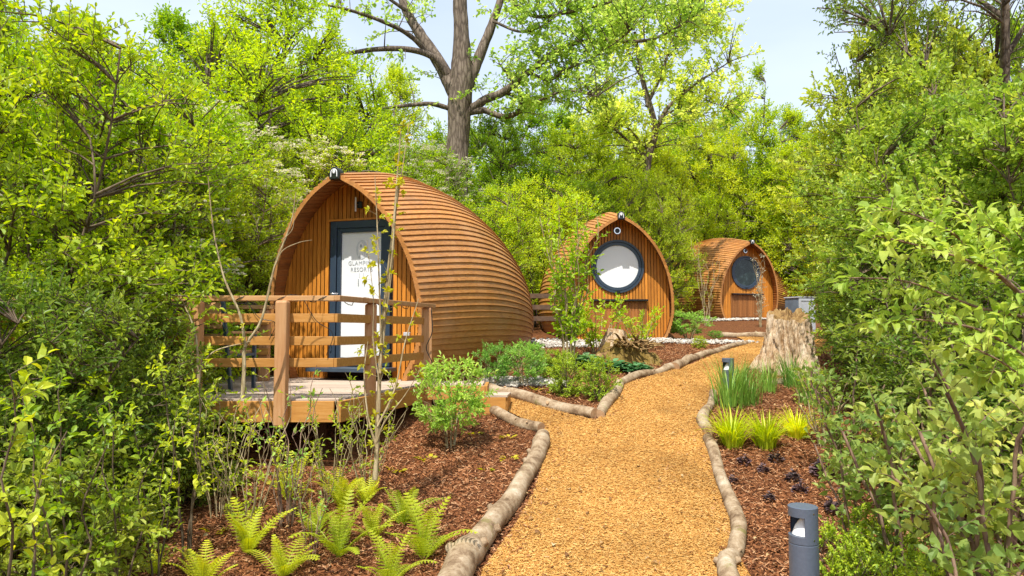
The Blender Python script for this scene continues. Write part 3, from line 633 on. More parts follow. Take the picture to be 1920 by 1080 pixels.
for x_ in (-3.27, -4.9): 
    mb = MB(); box(mb, (x_, 9.42, 1.52), (.13,.13,.95)); lb(mb, rr).build('post', M['railv'], rr, bevel=.02)
mb = MB(); beam(mb, (-6.2, 9.4, 2.02), (-3.15, 9.4, 2.02), .12, .05); lb(mb, rr).build('top_rail', M['rail'], rr, bevel=.005)
for z in (1.83, 1.66, 1.44):
    mb = MB(); beam(mb, (-6.2, 9.33, z), (-3.18, 9.33, z), .035, .085, rng.random()); lb(mb, rr).build('rail', M['fascia'], rr, bevel=.004)
mb = MB(); cpts = []
for t in np.linspace(0, 1, 90):
    px_ = -4.2+t*3.9
    if px_ < -1.715: cx, cy_ = px_, 6.9
    else: s = (px_+1.715)/(1.41); cx, cy_ = -1.715+.69*s, 6.9+2.1*s
    a = t*62; cpts.append((cx+.01*math.sin(a*3), cy_-.072*math.cos(a), 2.02+.036*math.sin(a)-.02*(math.sin(t*31)>.6)))
tube(mb, cpts, .0045, 5); 
for xx, dz in ((-2.55,.22),(-2.0,.32),(-3.3,.25)):
    tube(mb, smoothline([(xx,6.83,2.0),(xx+.12,6.83,1.9-dz*.3),(xx+.28,6.84,2.0-dz),(xx+.22,6.84,1.95-dz*1.5)], 5), .0035, 5)
tube(mb, smoothline([(-1.0,8.78,2.0),(-.98,8.75,1.7),(-1.05,8.74,1.5),(-.98,8.75,1.3),(-1.05,8.74,1.1)], 5), .006, 5)
tag(mb.build('light_cable', M['black'], smooth=True), 'thin black cable wound around the top rail of the terrace', 'cable')
st = empty('wooden_step', (-.42, 9.0, .8), R(-6), 'low timber step between the terrace deck and the chip path', 'step')
mb = MB()
for k in range(3): box(mb, (0, -.16+k*.142, .155), (.78, .134, .03), rnd=rng.random())
mb.build('tread', M['deck'], st, bevel=.003)
mb = MB(); box(mb, (.0, -.215, .02), (.74, .03, .235)); box(mb, (.37, 0, .02), (.03, .40, .235)); box(mb, (-.37, 0, .02), (.03, .40, .235)); mb.build('riser', M['fascia'], st, bevel=.003)
st.location = (-.42, 8.98, .76)
# garden chair
ch = empty('garden_chair', (-3.33, 8.1, DZ), R(168), 'garden chair with broad timber slats and a dark steel frame on the terrace', 'chair')
for (c_, s_, nm) in (((0,.02,.42),(.56,.46,.035),'seat'),):
    mb = MB(); 
    for k in (-1, 0, 1): box(mb, (0, .02+k*.155, .42), (.56,.145,.03), rnd=rng.random())
    mb.build(nm, M['rail'], ch, bevel=.004)
mb = MB(); Mr = Matrix.Rotation(R(12), 3, 'X')
for z in (.56, .74, .90): box(mb, (0, .27+(z-.42)*.2, z), (.56,.028,.125), M=Mr, rnd=rng.random())
mb.build('backrest', M['rail'], ch, bevel=.004)
for s in (-1, 1):
    mb = MB(); box(mb, (s*.31, .0, .64), (.07,.52,.025)); mb.build('armrest', M['rail'], ch, bevel=.004)
    mb = MB(); beam(mb, (s*.31,-.22,0), (s*.31,-.22,.62), .035,.035); beam(mb, (s*.31,.22,0), (s*.31,.40,.98), .035,.035); beam(mb, (s*.31,-.2,.39), (s*.31,.26,.39), .03,.03); mb.build('frame', M['steel'], ch)
# ------------------------------------------------------------------ bollards
def bollard(px, Y, h, label, rz):
    x_ = X(px, Y); t = empty('bollard_lamp', (x_, Y, float(g(x_,Y))-.03), rz, label, 'bollard light', 'bollard lamps along the path')
    r = .083; n = 48; mb = MB(); a = np.linspace(0, 6.28319, n, endpoint=False); c, s = np.cos(a), np.sin(a)
    def lathe(mb, prof_, sel=None, mt=0):
        V = np.concatenate([np.stack([c*q, s*q, np.full(n, z)], -1) for q, z in prof_]); F = []
        for k in range(len(prof_)-1):
            for j in range(n):
                if sel is None or sel(j): F.append((k*n+j, k*n+(j+1)%n, (k+1)*n+(j+1)%n, (k+1)*n+j))
        mb.add(V, F, .5, mt)
    lathe(mb, [(r,0),(r,h-.215),(r-.003,h-.213),(r-.003,h-.209),(r,h-.207),(r,h-.165),(r*.55,h-.165),(0,h-.165)]); mb.build('post', M['grey'], t, smooth=False)
    mb = MB(); win = lambda j: not (a[j] > R(128) and a[j] < R(258))
    lathe(mb, [(r,h-.165),(r,h-.055)], win); lathe(mb, [(r-.012,h-.165),(r-.012,h-.055)], win)
    for ang in (R(169), R(273)):
        k = min(range(n), key=lambda q: abs(a[q]-ang)); 
    mb.build('hood', M['grey'], t)
    mb = MB(); lathe(mb, [(0,h-.055),(r,h-.055),(r+.001,h-.003),(r-.004,h),(0,h)]); mb.build('cap', M['grey'], t)
    mb = MB(); lathe(mb, [(r-.02,h-.163),(.045,h-.115),(.018,h-.075),(.012,h-.056)]); mb.build('reflector', M['white'], t, smooth=True)
    for z in (h-.18, h-.03):
        mb = MB(); q = R(300); tube(mb, [(math.cos(q)*(r-.004), math.sin(q)*(r-.004), z), (math.cos(q)*(r+.002), math.sin(q)*(r+.002), z)], .005, 10); mb.build('screw', M['chrome'], t)
    return t
bollard(1496, 4.25, .78, 'blue grey cylindrical bollard lamp in the right mulch bed, in the foreground', R(-8))
bollard(1363, 10.2, .45, 'far bollard lamp at the path edge, half hidden by tall green reeds', R(0))
# ------------------------------------------------------------------ edging logs
def log(px, r, label, seed, ext=None, n_knot=2):
    rs = np.random.default_rng(seed); pts = [G(*q) for q in px]; pts = [Vector((p.x, p.y, float(g(p.x,p.y))+rr*.55)) for p, rr in zip(pts, np.interp(np.linspace(0,1,len(pts)), np.linspace(0,1,len(r)), r))]
    if ext: pts = [Vector((ext[0], ext[1], float(g(*ext))+r[0]*.55))]+pts
    q = smoothline(pts, 9); k = len(q); rad = np.interp(np.linspace(0,1,k), np.linspace(0,1,len(r)), r)
    t = np.linspace(0, 1, k); L_ = sum((q[a+1]-q[a]).length for a in range(k-1))
    rad = .84*rad*(1+.045*np.sin(t*L_*5+seed)+.025*np.sin(t*L_*13+seed*2))
    for kk in range(max(1, int(L_*1.1))):
        c_ = rs.random(); rad *= 1+.08*np.exp(-((t-c_)*L_/.09)**2)
    q = [p+Vector((.02*math.sin(a*L_*3.1+seed), .02*math.cos(a*L_*2.7+seed*3), .012*math.sin(a*L_*6+seed))) for p, a in zip(q, t)]
    o = q[0].copy(); o.z -= r[0]*.55; mb = MB(); tube(mb, [p-o for p in q], rad, 20, rnd=.5, capmat=1, jit=.018)
    for kk in range(int(1+L_*1.3)):
        c_ = int(rs.integers(2, k-2)); a_ = rs.uniform(.2, 2.9); tn = (q[c_+1]-q[c_-1]).normalized(); sd_ = tn.cross(Vector((0,0,1))).normalized(); d_ = sd_*math.cos(a_)+Vector((0,0,1))*math.sin(a_)+tn*.3
        s_ = q[c_]-o+d_*rad[c_]*.6; rk = rad[c_]*rs.uniform(.22,.4); tube(mb, [s_, s_+d_*rad[c_]*.45, s_+d_*rad[c_]*rs.uniform(.55,.75)], [rk*1.3, rk, rk*.85], 9, capmat=1, jit=.06)
    ob = mb.build('edging_log', [M['log'], M['cut']], smooth=False); ob.location = o
    for f in ob.data.polygons: f.use_smooth = len(f.vertices) == 4
    tag(ob, label, 'log', 'edging logs')
log([(852,1110),(885,1050),(925,988),(975,930),(1000,875),(1016,826)], [.14,.135,.125,.10,.10,.098,.10], 'thick curved grey log along the left path edge, in the foreground', 1, ext=(-.62,3.4))
log([(1012,812),(975,800),(935,780),(893,758)], [.075,.08,.075,.07], 'thin grey log running from the thick curved log to the timber step', 2)
log([(918,735),(960,745),(1030,766),(1113,787)], [.085,.09,.09,.092], 'straight grey log from the timber step to the corner of the small bed', 3)
log([(1126,786),(1146,752),(1160,726)], [.085,.085,.075], 'short log turning uphill at the corner of the small bed', 4)
log([(1160,726),(1200,708),(1240,700),(1264,693)], [.075,.075,.07,.085], 'middle log of the left path edge, in front of the blue green ground cover', 5)
log([(1266,695),(1288,682),(1330,666),(1400,646)], [.10,.085,.075,.065], 'slender knotted log at the upper left path edge, below the rotten stump', 6)
log([(1376,1110),(1380,1040),(1376,965),(1350,890),(1324,828)], [.078,.078,.078,.072,.065,.07], 'long grey log along the right path edge beside the foreground bollard', 7, ext=(1.42,3.2))
log([(1326,818),(1320,795),(1330,768),(1334,742)], [.065,.085,.06,.06], 'knobbly short log on the right path edge beside the yellow grass', 8)
log([(1352,632),(1436,634)], [.085,.085], 'straight pale log closing the far end of the path left of the tall stump', 9)
log([(1436,722),(1492,720)], [.075,.07], 'short pale log behind the green reeds, at the foot of the tall stump', 10)
# ------------------------------------------------------------------ stumps
def stump_mat(name, cols):
    m, nt, b = mat(name); n = tex(nt, 'Noise', 5, 9, sc3=(3.0,3.0,.55), rough=.78); n2 = tex(nt, 'Noise', 2.2, 4)
    f = mnode(nt, 'ADD', mnode(nt, 'MULTIPLY', n.outputs['Fac'], .8), mnode(nt, 'MULTIPLY', n2.outputs['Fac'], .22)); r = ramp(nt, cols, [.30,.42,.50,.60,.72][:len(cols)])
    nt.links.new(f, r.inputs[0]); nt.links.new(r.outputs[0], b.inputs['Base Color']); b.inputs['Roughness'].default_value = .85; b.inputs['Specular IOR Level'].default_value = .15
    bump(nt, b, f, 1.0, .05); return m
M['stump'] = stump_mat('weathered stump wood', [(.06,.027,.01),(.33,.19,.09),(.55,.40,.25),(.68,.55,.40),(.76,.67,.55)])
M['rot'] = stump_mat('rotten stump wood', [(.04,.018,.01),(.14,.08,.035),(.30,.18,.07),(.42,.29,.13),(.6,.48,.33)])
M['moss'] = stump_mat('mossy wood', [(.035,.018,.007),(.13,.075,.022),(.22,.15,.035),(.30,.20,.07),(.46,.33,.17)])
def stump(loc, h, rb, rt, seed, mats, label, flutes=7, amp=.16, name='tree_stump', hollow=True):
    root = empty(name, loc, 0, label, 'tree stump'); n, k = 220, 70; rs = random.Random(seed); V = []
    ph = [rs.random()*6.28 for _ in range(6)]
    for i in range(k+1):
        t = i/k
        for j in range(n):
            a = j/n*6.28319; fl = (1-t)**2.2
            r = rt+(rb-rt)*(.35*(1-t)+.65*fl)
            root_ = (max(0, math.cos(a*flutes/2+ph[0]))**2)*.30*fl + .05*math.cos(flutes*a+ph[1]+1.2*t)*(.5+.5*(1-t))
            d = Vector((math.cos(a), math.sin(a), 0)); tw = a+.25*t
            nn = noise.noise(Vector((math.cos(tw)*3.2, math.sin(tw)*3.2, t*1.1+seed)))*amp + noise.noise(Vector((math.cos(tw)*9, math.sin(tw)*9, t*2.6+seed)))*amp*.5+noise.noise(Vector((math.cos(tw)*24, math.sin(tw)*24, t*5+seed)))*amp*.22
            rg = abs(noise.noise(Vector((math.cos(tw)*4.6+9, math.sin(tw)*4.6, t*1.3+seed*2)))); rg2 = abs(noise.noise(Vector((math.cos(tw)*13+3, math.sin(tw)*13, t*2.4+seed))))
            r *= 1+root_+nn-.34*max(0, .22-rg)/.22*.8*(.45+.55*(1-t))-.07*max(0,.2-rg2)/.2; top = h*(1+.10*math.cos(a+ph[2])+.09*noise.noise(Vector((math.cos(a)*2.5, math.sin(a)*2.5, seed*3)))+.05*noise.noise(Vector((math.cos(a)*11, math.sin(a)*11, seed*5))))
            V.append((math.cos(a)*r+.04*t, math.sin(a)*r, top*t-.06))
    F = [(i*n+j, i*n+(j+1)%n, (i+1)*n+(j+1)%n, (i+1)*n+j) for i in range(k) for j in range(n)]
    mb = MB(); mb.add(V, F, .5); mb.build('trunk', mats[0], root, smooth=True)
    rim = np.array(V[-n:]); V2 = [rim]; c = rim.mean(0)
    for f, dz in ((.86,-.015),(.6,-.07),(.3,-.10),(.04,-.09)):
        q = c+(rim-c)*f; q[:,2] = c[2]+(rim[:,2]-c[2])*f+dz+np.array([.03*noise.noise(Vector((*p[:2]*8, seed))) for p in q]); V2.append(q)
    mb = MB(); mb.add(np.concatenate(V2), [(i*n+j, i*n+(j+1)%n, (i+1)*n+(j+1)%n, (i+1)*n+j) for i in range(4) for j in range(n)]+[tuple(range(4*n, 5*n))], .5); mb.build('broken_top', mats[1], root, smooth=True)
    return root
def sgz(x_, y_): return float(g(x_, y_))
sx = X(1474, 11.3); stump((sx, 11.3, sgz(sx,11.3)), .93, .50, .33, 5, (M['stump'], M['rot']), 'tall pale weathered tree stump at the right bend of the path', 6, .15)
def rot_stump():
    x_ = X(1172, 12.2); root = empty('rotten_stump', (x_, 12.2, sgz(x_,12.2)), R(8), 'low crumbling mossy root stump below the pod with the blinded round window', 'tree stump')
    n, k = 110, 50; V = []
    for i in range(k+1):
        t = i/k
        for j in range(n):
            a = j/n*6.28319; ca, sa = math.cos(a), math.sin(a); r = (1-t)**.62; q = Vector((ca*r*1.6, sa*r*1.6, 4.4))
            R_ = .72*(1+.28*noise.noise(Vector((ca*1.2, sa*1.2, 2))) + .12*noise.noise(Vector((ca*4, sa*4, 5))))
            hh = (.44*(t**.8))*(1+.35*noise.noise(q*1.3)) + .10*noise.noise(q*4.0)*min(1, t*5)+.06*noise.noise(q*10)*min(1, t*5)
            x2, y2 = ca*r*R_*1.0, sa*r*R_*.75; hole = math.exp(-(((x2-.10)/.20)**2+((y2+.40)/.22)**2)); hh -= .30*hole
            y2 += .18*hole
            V.append((x2, y2, hh-.04))
    mb = MB(); mb.add(V, [(i*n+j, i*n+(j+1)%n, (i+1)*n+(j+1)%n, (i+1)*n+j) for i in range(k) for j in range(n)], .5); mb.build('root_mound', M['moss'], root, smooth=True)
    mb = MB(); tube(mb, [(-.16,.12,.15),(-.14,.13,.36),(-.10,.14,.58)], [.27,.22,.15], 22, jit=.10); mb.build('broken_stub', M['stump'], root, smooth=True)
    mb = MB(); rs = random.Random(4)
    for q in range(46):
        a = rs.uniform(-2.5, -.6) if q < 34 else rs.random()*6.28; d = rs.uniform(.1,.52); s = Vector((math.cos(a)*d+.08, math.sin(a)*d*.75, .10+.30*(1-d)+rs.random()*.08))
        dr = Vector((math.cos(a+rs.gauss(0,.6)), math.sin(a+rs.gauss(0,.6))*.8, rs.uniform(-.5,.35)))*rs.uniform(.12,.34); m_ = s+dr*.5+Vector((rs.gauss(0,.03),rs.gauss(0,.03),rs.gauss(0,.03)))
        tube(mb, smoothline([s, m_, s+dr], 3), np.linspace(rs.uniform(.016,.036), .007, 7), 6, rnd=rs.random(), jit=.12, flat=.6)
    mb.build('roots', M['rot'], root, smooth=True)
    mb = MB(); tube(mb, smoothline([(-.35,-.2,.15),(-.62,-.36,.10),(-.82,-.42,.0)],4), [.085,.08,.075,.07,.07,.06,.06,.05,.05], 12, jit=.08); mb.build('side_root', M['rot'], root, smooth=True)
rot_stump()
# ------------------------------------------------------------------ cabinet, fences, gravel
cx_ = X(1500, 17.0); cb = empty('metal_cabinet', (cx_, 17.0, sgz(cx_,17)), R(22), 'light grey metal cabinet standing behind the tall pale stump', 'cabinet')
mb = MB(); box(mb, (0,0,.42), (.52,.42,.84)); mb.build('housing', M['cabside'], cb, bevel=.01)
mb = MB(); box(mb, (0,-.222,.43), (.49,.02,.80)); fo = mb.build('front_panel', M['cabinet'], cb, bevel=.006)
mb = MB()
for a_, b_ in (((-.2,-.235,.78),(.2,-.235,.78)),((-.2,-.235,.1),(.2,-.235,.1)),((-.2,-.235,.1),(-.2,-.235,.78)),((.2,-.235,.1),(.2,-.235,.78))): beam(mb, a_, b_, .016, .016)
mb.build('panel_frame', M['cabinet'], fo)
mb = MB(); box(mb, (0,-.005,.855), (.56,.47,.03)); mb.build('lid', M['cabinet'], cb, bevel=.006)
fe = empty('wooden_fence', (X(1026,15), 15, 1.4), 0, 'dark low timber fence glimpsed between the first two pods', 'fence')
for k in range(3):
    mb = MB(); beam(mb, (-.9, 0, .62+k*.24-.05), (.75, .1, .62+k*.24-.05), .04, .10); mb.build('rail', M['fence'], fe, bevel=.004)
for x_ in (-.55, .35): mb = MB(); box(mb, (x_, .06, .5), (.1,.1,1.3)); mb.build('post', M['fence'], fe, bevel=.01)
def gravelpatch(cx, cy, rx, ry, n, seed, label, holes=None):
    r = np.random.default_rng(seed); a = r.random(n)*6.283; d = np.sqrt(r.random(n))*(1+.22*np.sin(a*3+seed)+.15*np.sin(a*7)); d = d+np.abs(r.normal(0,.12,n))*(d>.8); x = cx+np.cos(a)*d*rx; y = cy+np.sin(a)*d*ry
    V0 = np.array([(1,0,0),(-1,0,0),(0,1,0),(0,-1,0),(0,0,1),(0,0,-1),(.6,.6,.45),(-.6,.5,.5),(.5,-.6,.5),(-.55,-.6,.45)])
    T = np.array([(6,4,8),(4,6,7),(4,7,9),(4,9,8),(0,6,8),(6,2,7),(2,6,0),(7,1,9),(1,7,2),(9,3,8),(3,9,1),(8,3,0),(0,5,2),(2,5,1),(1,5,3),(3,5,0)])
    s = .014+.022*r.random(n)**2*1.6; q = r.normal(0,.12,(n,10,3)); ang = r.random(n)*6.28; ca, sa = np.cos(ang), np.sin(ang)
    V = (V0[None]+q)*s[:,None,None]; V = np.stack([V[...,0]*ca[:,None]-V[...,1]*sa[:,None], V[...,0]*sa[:,None]+V[...,1]*ca[:,None], V[...,2]*.8], -1)
    V += np.stack([x, y, g(x,y)+.015+.03*r.random(n)], -1)[:,None]
    mb = MB(); mb.add(V.reshape(-1,3), [(T[None]+(np.arange(n)*10)[:,None,None]).reshape(-1,3)], np.repeat(r.random(n), 10)); tag(mb.build('white_gravel', M['gravel']), label, kind='stuff')
gravelpatch(X(1150,14.9), 14.75, 2.1, .55, 3800, 1, 'white gravel strip below the pod with the blinded round window')
gravelpatch(X(1395,23.6), 23.6, 1.5, .7, 2200, 2, 'white gravel strip below the pod with the dark round window')
gravelpatch(.02, 10.2, .65, .3, 1100, 3, 'white gravel strip along the side of the large pod')
# ------------------------------------------------------------------ plant prototypes
def shrub(h, w_, ncl, tw, nl, size, seed, nst=7, prof=None, tlen=.28, r0=.022, z0=.06, gap=.1, **kw):
    def f(a, b):
        SK = stems(a, nst, h*.92, w_*.42, r0, seed); C = env(ncl, h, w_, z0, prof, seed=seed, gap=gap)
        return crown(a, b, C, SK, tw, nl, size, tlen, **kw)
    return f
def tree(h, w_, ncl, tw, nl, size, seed, tr=.14, nlimb=11, z0=.18, prof=None, tlen=.5, gap=.08, lean=(0,0), **kw):
    def f(a, b):
        rs = random.Random(seed); tk = smoothline([(0,0,-.1),(rs.gauss(0,.03)*h,rs.gauss(0,.03)*h,h*.3),(rs.gauss(0,.04)*h+lean[0],rs.gauss(0,.04)*h+lean[1],h*.6),(rs.gauss(0,.05)*h+lean[0]*1.6,rs.gauss(0,.05)*h,h*.93)], 5)
        tube(a, tk, np.linspace(tr, tr*.15, len(tk)), 10); nodes = [tuple(p) for p in tk[4:]]
        for i in range(nlimb):
            t = .15+.75*i/nlimb; p = tk[int(t*(len(tk)-1))]; an = i*2.4+rs.random(); L_ = w_*.42*(1.1-t*.75); d = Vector((math.cos(an), math.sin(an), .55+.5*rs.random()))
            q = smoothline([p, p+d*L_*.4+Vector((0,0,.03*h*rs.random())), p+d*L_+Vector((rs.gauss(0,.1), rs.gauss(0,.1), rs.gauss(0,.1)))*L_], 4)
            tube(a, q, np.linspace(tr*(.5-.3*t), tr*.07, len(q)), 6); nodes += [tuple(x) for x in q[2:]]
        C = env(ncl, h, w_, z0, prof, seed=seed, gap=gap); C[:,0] += lean[0]*np.clip(C[:,2]/h,0,1); C[:,1] += lean[1]*np.clip(C[:,2]/h,0,1)
        return crown(a, b, C, np.array(nodes), tw, nl, size, tlen, br=.02, **kw)
    return f
def heads(mt, n, spread, size, frac, zmin=0, name='flower_heads'):
    def ex(root, E):
        k = (rng.random(len(E)) < frac) & (E[:,2] > zmin); mb = MB(); flat_heads(mb, E[k], n, spread, size); tag(mb.build(name, mt, root), kind='stuff')
    return ex
FULL = [(0,.75),(.15,.95),(.5,1),(.75,.9),(.92,.6),(1,.2)]
hedgeA = plant_proto('hedge_shrub', M['twig'], Lf['hedge'], 'stems', 'foliage', shrub(3.6, 2.7, 430, 5, 9, .062, 11, prof=FULL), heads(Lf['umbel'], 12, .04, .014, .05, 1.6))
hedgeB = plant_proto('hedge_shrub', M['twig'], Lf['yellowgreen'], 'stems', 'foliage', shrub(3.4, 2.6, 420, 5, 9, .058, 12, prof=FULL))
hedgeC = plant_proto('hedge_shrub', M['twig'], Lf['deep'], 'stems', 'foliage', shrub(2.6, 2.4, 260, 5, 9, .066, 13, prof=FULL, wr=.42))
vibA = plant_proto('viburnum_shrub', M['twig'], Lf['right'], 'stems', 'foliage', shrub(4.2, 2.8, 460, 5, 9, .074, 14, prof=FULL, wr=.6), heads(Lf['umbel'], 16, .045, .014, .10, 1.5))
haw = plant_proto('hawthorn', M['twig'], Lf['yellowgreen'], 'stems', 'foliage', shrub(4.6, 3.6, 500, 5, 9, .058, 15, nst=6, r0=.035, prof=FULL, gap=.05, tlen=.34), heads(Lf['blossom'], 22, .085, .042, .30, 2.2, 'blossom'))
treeA = plant_proto('broadleaf_tree', M['bark'], Lf['wood1'], 'trunk', 'crown', tree(10, 6.2, 760, 5, 8, .135, 21, tlen=.62, z0=.06, prof=FULL))
treeB = plant_proto('broadleaf_tree', M['bark'], Lf['wood2'], 'trunk', 'crown', tree(10, 5.2, 680, 5, 8, .125, 22, tlen=.55, z0=.06, prof=[(0,.7),(.3,1),(.6,.9),(.85,.5),(1,.08)]))
treeC = plant_proto('broadleaf_tree', M['bark'], Lf['yellowgreen'], 'trunk', 'crown', tree(7, 5.2, 620, 6, 8, .088, 23, tr=.11, tlen=.45, z0=.22, gap=.16, prof=[(0,.6),(.3,1),(.6,.95),(.85,.6),(1,.2)]))
treeD = plant_proto('overhanging_tree', M['bark'], Lf['deep'], 'trunk', 'crown', tree(8, 6.5, 420, 5, 8, .085, 24, tr=.17, nlimb=14, tlen=.5, z0=.35, gap=.12))
slim = plant_proto('slender_tree', M['bark'], Lf['wood2'], 'trunk', 'crown', tree(9, 2.6, 240, 5, 8, .11, 25, tr=.07, tlen=.5, z0=.2, gap=.1, prof=[(0,.7),(.3,1),(.6,.7),(.85,.4),(1,.1)]))
light_shrub = plant_proto('garden_shrub', M['twigpale'], Lf['mint'], 'stems', 'foliage', shrub(.85, .75, 70, 4, 7, .052, 31, nst=7, tlen=.13, r0=.008, z0=.30, gap=0, br=.005, tr=.002, wr=.42, prof=[(0,.6),(.4,1),(.8,.9),(1,.5)], up=.5))
boxs = plant_proto('round_shrub', M['twig'], Lf['boxleaf'], 'stems', 'foliage', shrub(.55, .55, 120, 5, 8, .024, 32, nst=6, tlen=.075, r0=.006, z0=.05, gap=0, br=.004, tr=.0015, wr=.6, prof=[(0,.7),(.3,1),(.7,.95),(1,.45)]))
under_s = plant_proto('low_shrub', M['twig'], Lf['deep'], 'stems', 'foliage', shrub(1.0, 1.3, 120, 5, 8, .055, 33, nst=7, tlen=.2, r0=.01, z0=.05, gap=0, br=.005, tr=.0025, prof=[(0,.9),(.4,1),(.8,.8),(1,.4)]))
def sapling(h, n, spread, nt_, nl, size, seed, r0=.009, tlen=.16, hi=True, r1=.35, lo=.25, **kw):
    def f(a, b):
        SK = stems(a, n, h, spread, r0, seed, k=7, r1=r1); r = np.random.default_rng(seed); S = SK[r.integers(0, len(SK), nt_)]; S = S[S[:,2] > lo*h]
        d = r.normal(0,.8,(len(S),3)); d[:,2] = np.abs(d[:,2])*.7+.25; E = S+nrm(d)*tlen*(.5+.8*r.random((len(S),1)))
        twiggy(a, b, S, E, nl, size, hi=hi, tr=.0022, **kw); return E
    return f
sapA = plant_proto('sapling', M['twig'], Lf['hedge'], 'stems', 'leaves', sapling(1.5, 3, .25, 44, 6, .062, 41, wr=.55))
sapB = plant_proto('stem_cluster', M['twigpale'], Lf['hedge'], 'stems', 'leaves', sapling(1.05, 13, .42, 110, 3, .042, 42, r0=.006, tlen=.08, lo=.2, wr=.5))
sapC = plant_proto('pink_stem_cluster', M['twigred'], Lf['mint'], 'stems', 'leaves', sapling(.95, 8, .3, 46, 3, .040, 43, r0=.0055, tlen=.07, lo=.3, wr=.5))
stake = plant_proto('leafy_shrub', M['twigred'], Lf['stake'], 'stems', 'leaves', sapling(1.15, 7, .42, 125, 5, .070, 44, r0=.011, r1=.7, tlen=.17, lo=.15, wr=.58, rndoff=.25))
def fern(sd_):
    root = empty('fern'); a, b = MB(), MB(); r = random.Random(sd_)
    for i in range(12):
        az = i*2.4+r.random()*.5; L = .42*(.7+.45*r.random()); el0 = R(r.uniform(48,86)); n = 18; p = Vector((0,0,0)); pts = [p]; tn = []
        for k in range(n):
            e = el0-R(50+14*math.sin(i*3.3))*(k/n)**1.6*(1.3 if el0 < 1.2 else .8); d = Vector((math.cos(az)*math.cos(e), math.sin(az)*math.cos(e), math.sin(e))); p = p+d*L/n; pts.append(p); tn.append(d)
        tube(a, pts, np.linspace(.003, .0008, len(pts)), 4, cap=False); side = Vector((-math.sin(az), math.cos(az), 0))
        for k in range(3, n):
            t = k/n; pl = .082*(math.sin(min(1, t*1.5+.12)*1.57)*(1-t**2.2)**.8+.06)*L/.42; N_ = side.cross(tn[k]); N_ = -N_ if N_.z < 0 else N_
            for s in (1, -1):
                pd = (side*s+tn[k]*.38-Vector((0,0,.12))).normalized(); m_ = 8; B = []; D = []; Ls = []
                for q in range(m_):
                    f_ = (q+.3)/m_; wl = .0078*(1-f_)**.6+.0025
                    for ss in (1, -1): B.append(pts[k]+pd*pl*f_); D.append(tn[k]*ss+pd*.75); Ls.append(wl)
                leaves(b, np.array([pts[k]]), np.array([pd]), np.array([N_]), pl*1.02, .075, .5, fold=.01, droop=.05)
                leaves(b, np.array(B), np.array(D), np.tile(np.array(N_), (len(B),1)), np.array(Ls)*1.0, .62, np.clip(np.full(len(B), .35+.5*t)+rng.normal(0,.08), 0, 1), fold=.03, droop=.05)
    a.build('midribs', Lf['boxleaf'], root); b.build('fronds', Lf['fern'], root); root['used'] = 0; return root
ferns = [fern(5), fern(6), fern(8)]
def grassclump(name, n, h, spread, wd, mt, seed, bend=1.0, part='blades'):
    root = empty(name); b = MB(); r = np.random.default_rng(seed); k = 7
    az = r.random(n)*6.283; hh = h*(.55+.5*r.random(n)); ln = bend*(.25+.9*r.random(n)); base = np.stack([np.cos(az)*spread*.25*r.random(n), np.sin(az)*spread*.25*r.random(n), np.full(n,-.01)], -1); Vs = []
    for i in range(k+1):
        t = i/k; ang = ln*t*1.25; rad = hh*(1-np.cos(ang))/np.maximum(ln*1.25,.05)*1.0; zz = hh*np.sin(ang)/np.maximum(ln*1.25,.05)
        c = base+np.stack([np.cos(az)*rad, np.sin(az)*rad, zz], -1); w2 = wd*(1-t**2.5)*(.5+.5*min(1, t*4)); s_ = np.stack([-np.sin(az), np.cos(az), np.zeros(n)], -1)
        Vs += [c-s_*w2, c+np.array([0,0,-w2*.35])*1.0, c+s_*w2]
    V = np.stack(Vs, 1); Q = np.array([[i*3+j, i*3+j+1, i*3+j+4, i*3+j+3] for i in range(k) for j in range(2)])
    b.add(V.reshape(-1,3), [(Q[None]+(np.arange(n)*3*(k+1))[:,None,None]).reshape(-1,4)], np.repeat(r.random(n), 3*(k+1))); o = b.build(part, mt, root, smooth=True); root['used'] = 0; return root
ygrass = grassclump('grass_clump', 190, .46, .4, .0075, Lf['grass'], 3, 1.5)
reed = grassclump('reed_clump', 120, .66, .8, .0055, Lf['reed'], 4, .8)
def rosette(name, n, L, mt, seed, wr=.8, z=.05, layers=3, part='leaves'):
    root = empty(name); b = MB(); r = np.random.default_rng(seed); az = r.random(n)*6.283; d = np.sqrt(r.random(n))
    B = np.stack([np.cos(az)*d*L*.8, np.sin(az)*d*L*.8, z*(1.2-d)+r.random(n)*z*.5], -1); D = np.stack([np.cos(az), np.sin(az), .3+.5*(1-d)+r.normal(0,.2,n)], -1); N = np.array([0,0,1.])+r.normal(0,.3,(n,3))
    leaves(b, B, D, N, L*(.5+.5*r.random(n)), wr, r.random(n), hi=True, fold=.08); b.build(part, mt, root); root['used'] = 0; return root
heuch = rosette('purple_plant', 70, .062, Lf['purple'], 1, .8, .09)
seedl = rosette('seedling', 9, .075, Lf['lime'], 2, .7, .03)
bluec = rosette('ground_cover_plant', 110, .10, Lf['blue'], 3, .85, .10)
# ------------------------------------------------------------------ planting: helpers
def top_scale(px, Y, topy, h0): x_ = X(px, Y); return (P(px, topy, Y).z-float(g(x_, Y)))/h0
def at(proto, px, Y, topy, h0, label, cat, group=None, wk=1.0, **kw):
    s = top_scale(px, Y, topy, h0); return place(proto, X(px, Y), Y, s*wk, label=label, cat=cat, group=group, sz=s, **kw)
WG = 'trees of the wood behind the pods'; HG = 'shrubs of the hedge left of the terrace'; RG = 'shrubs along the right side of the path'
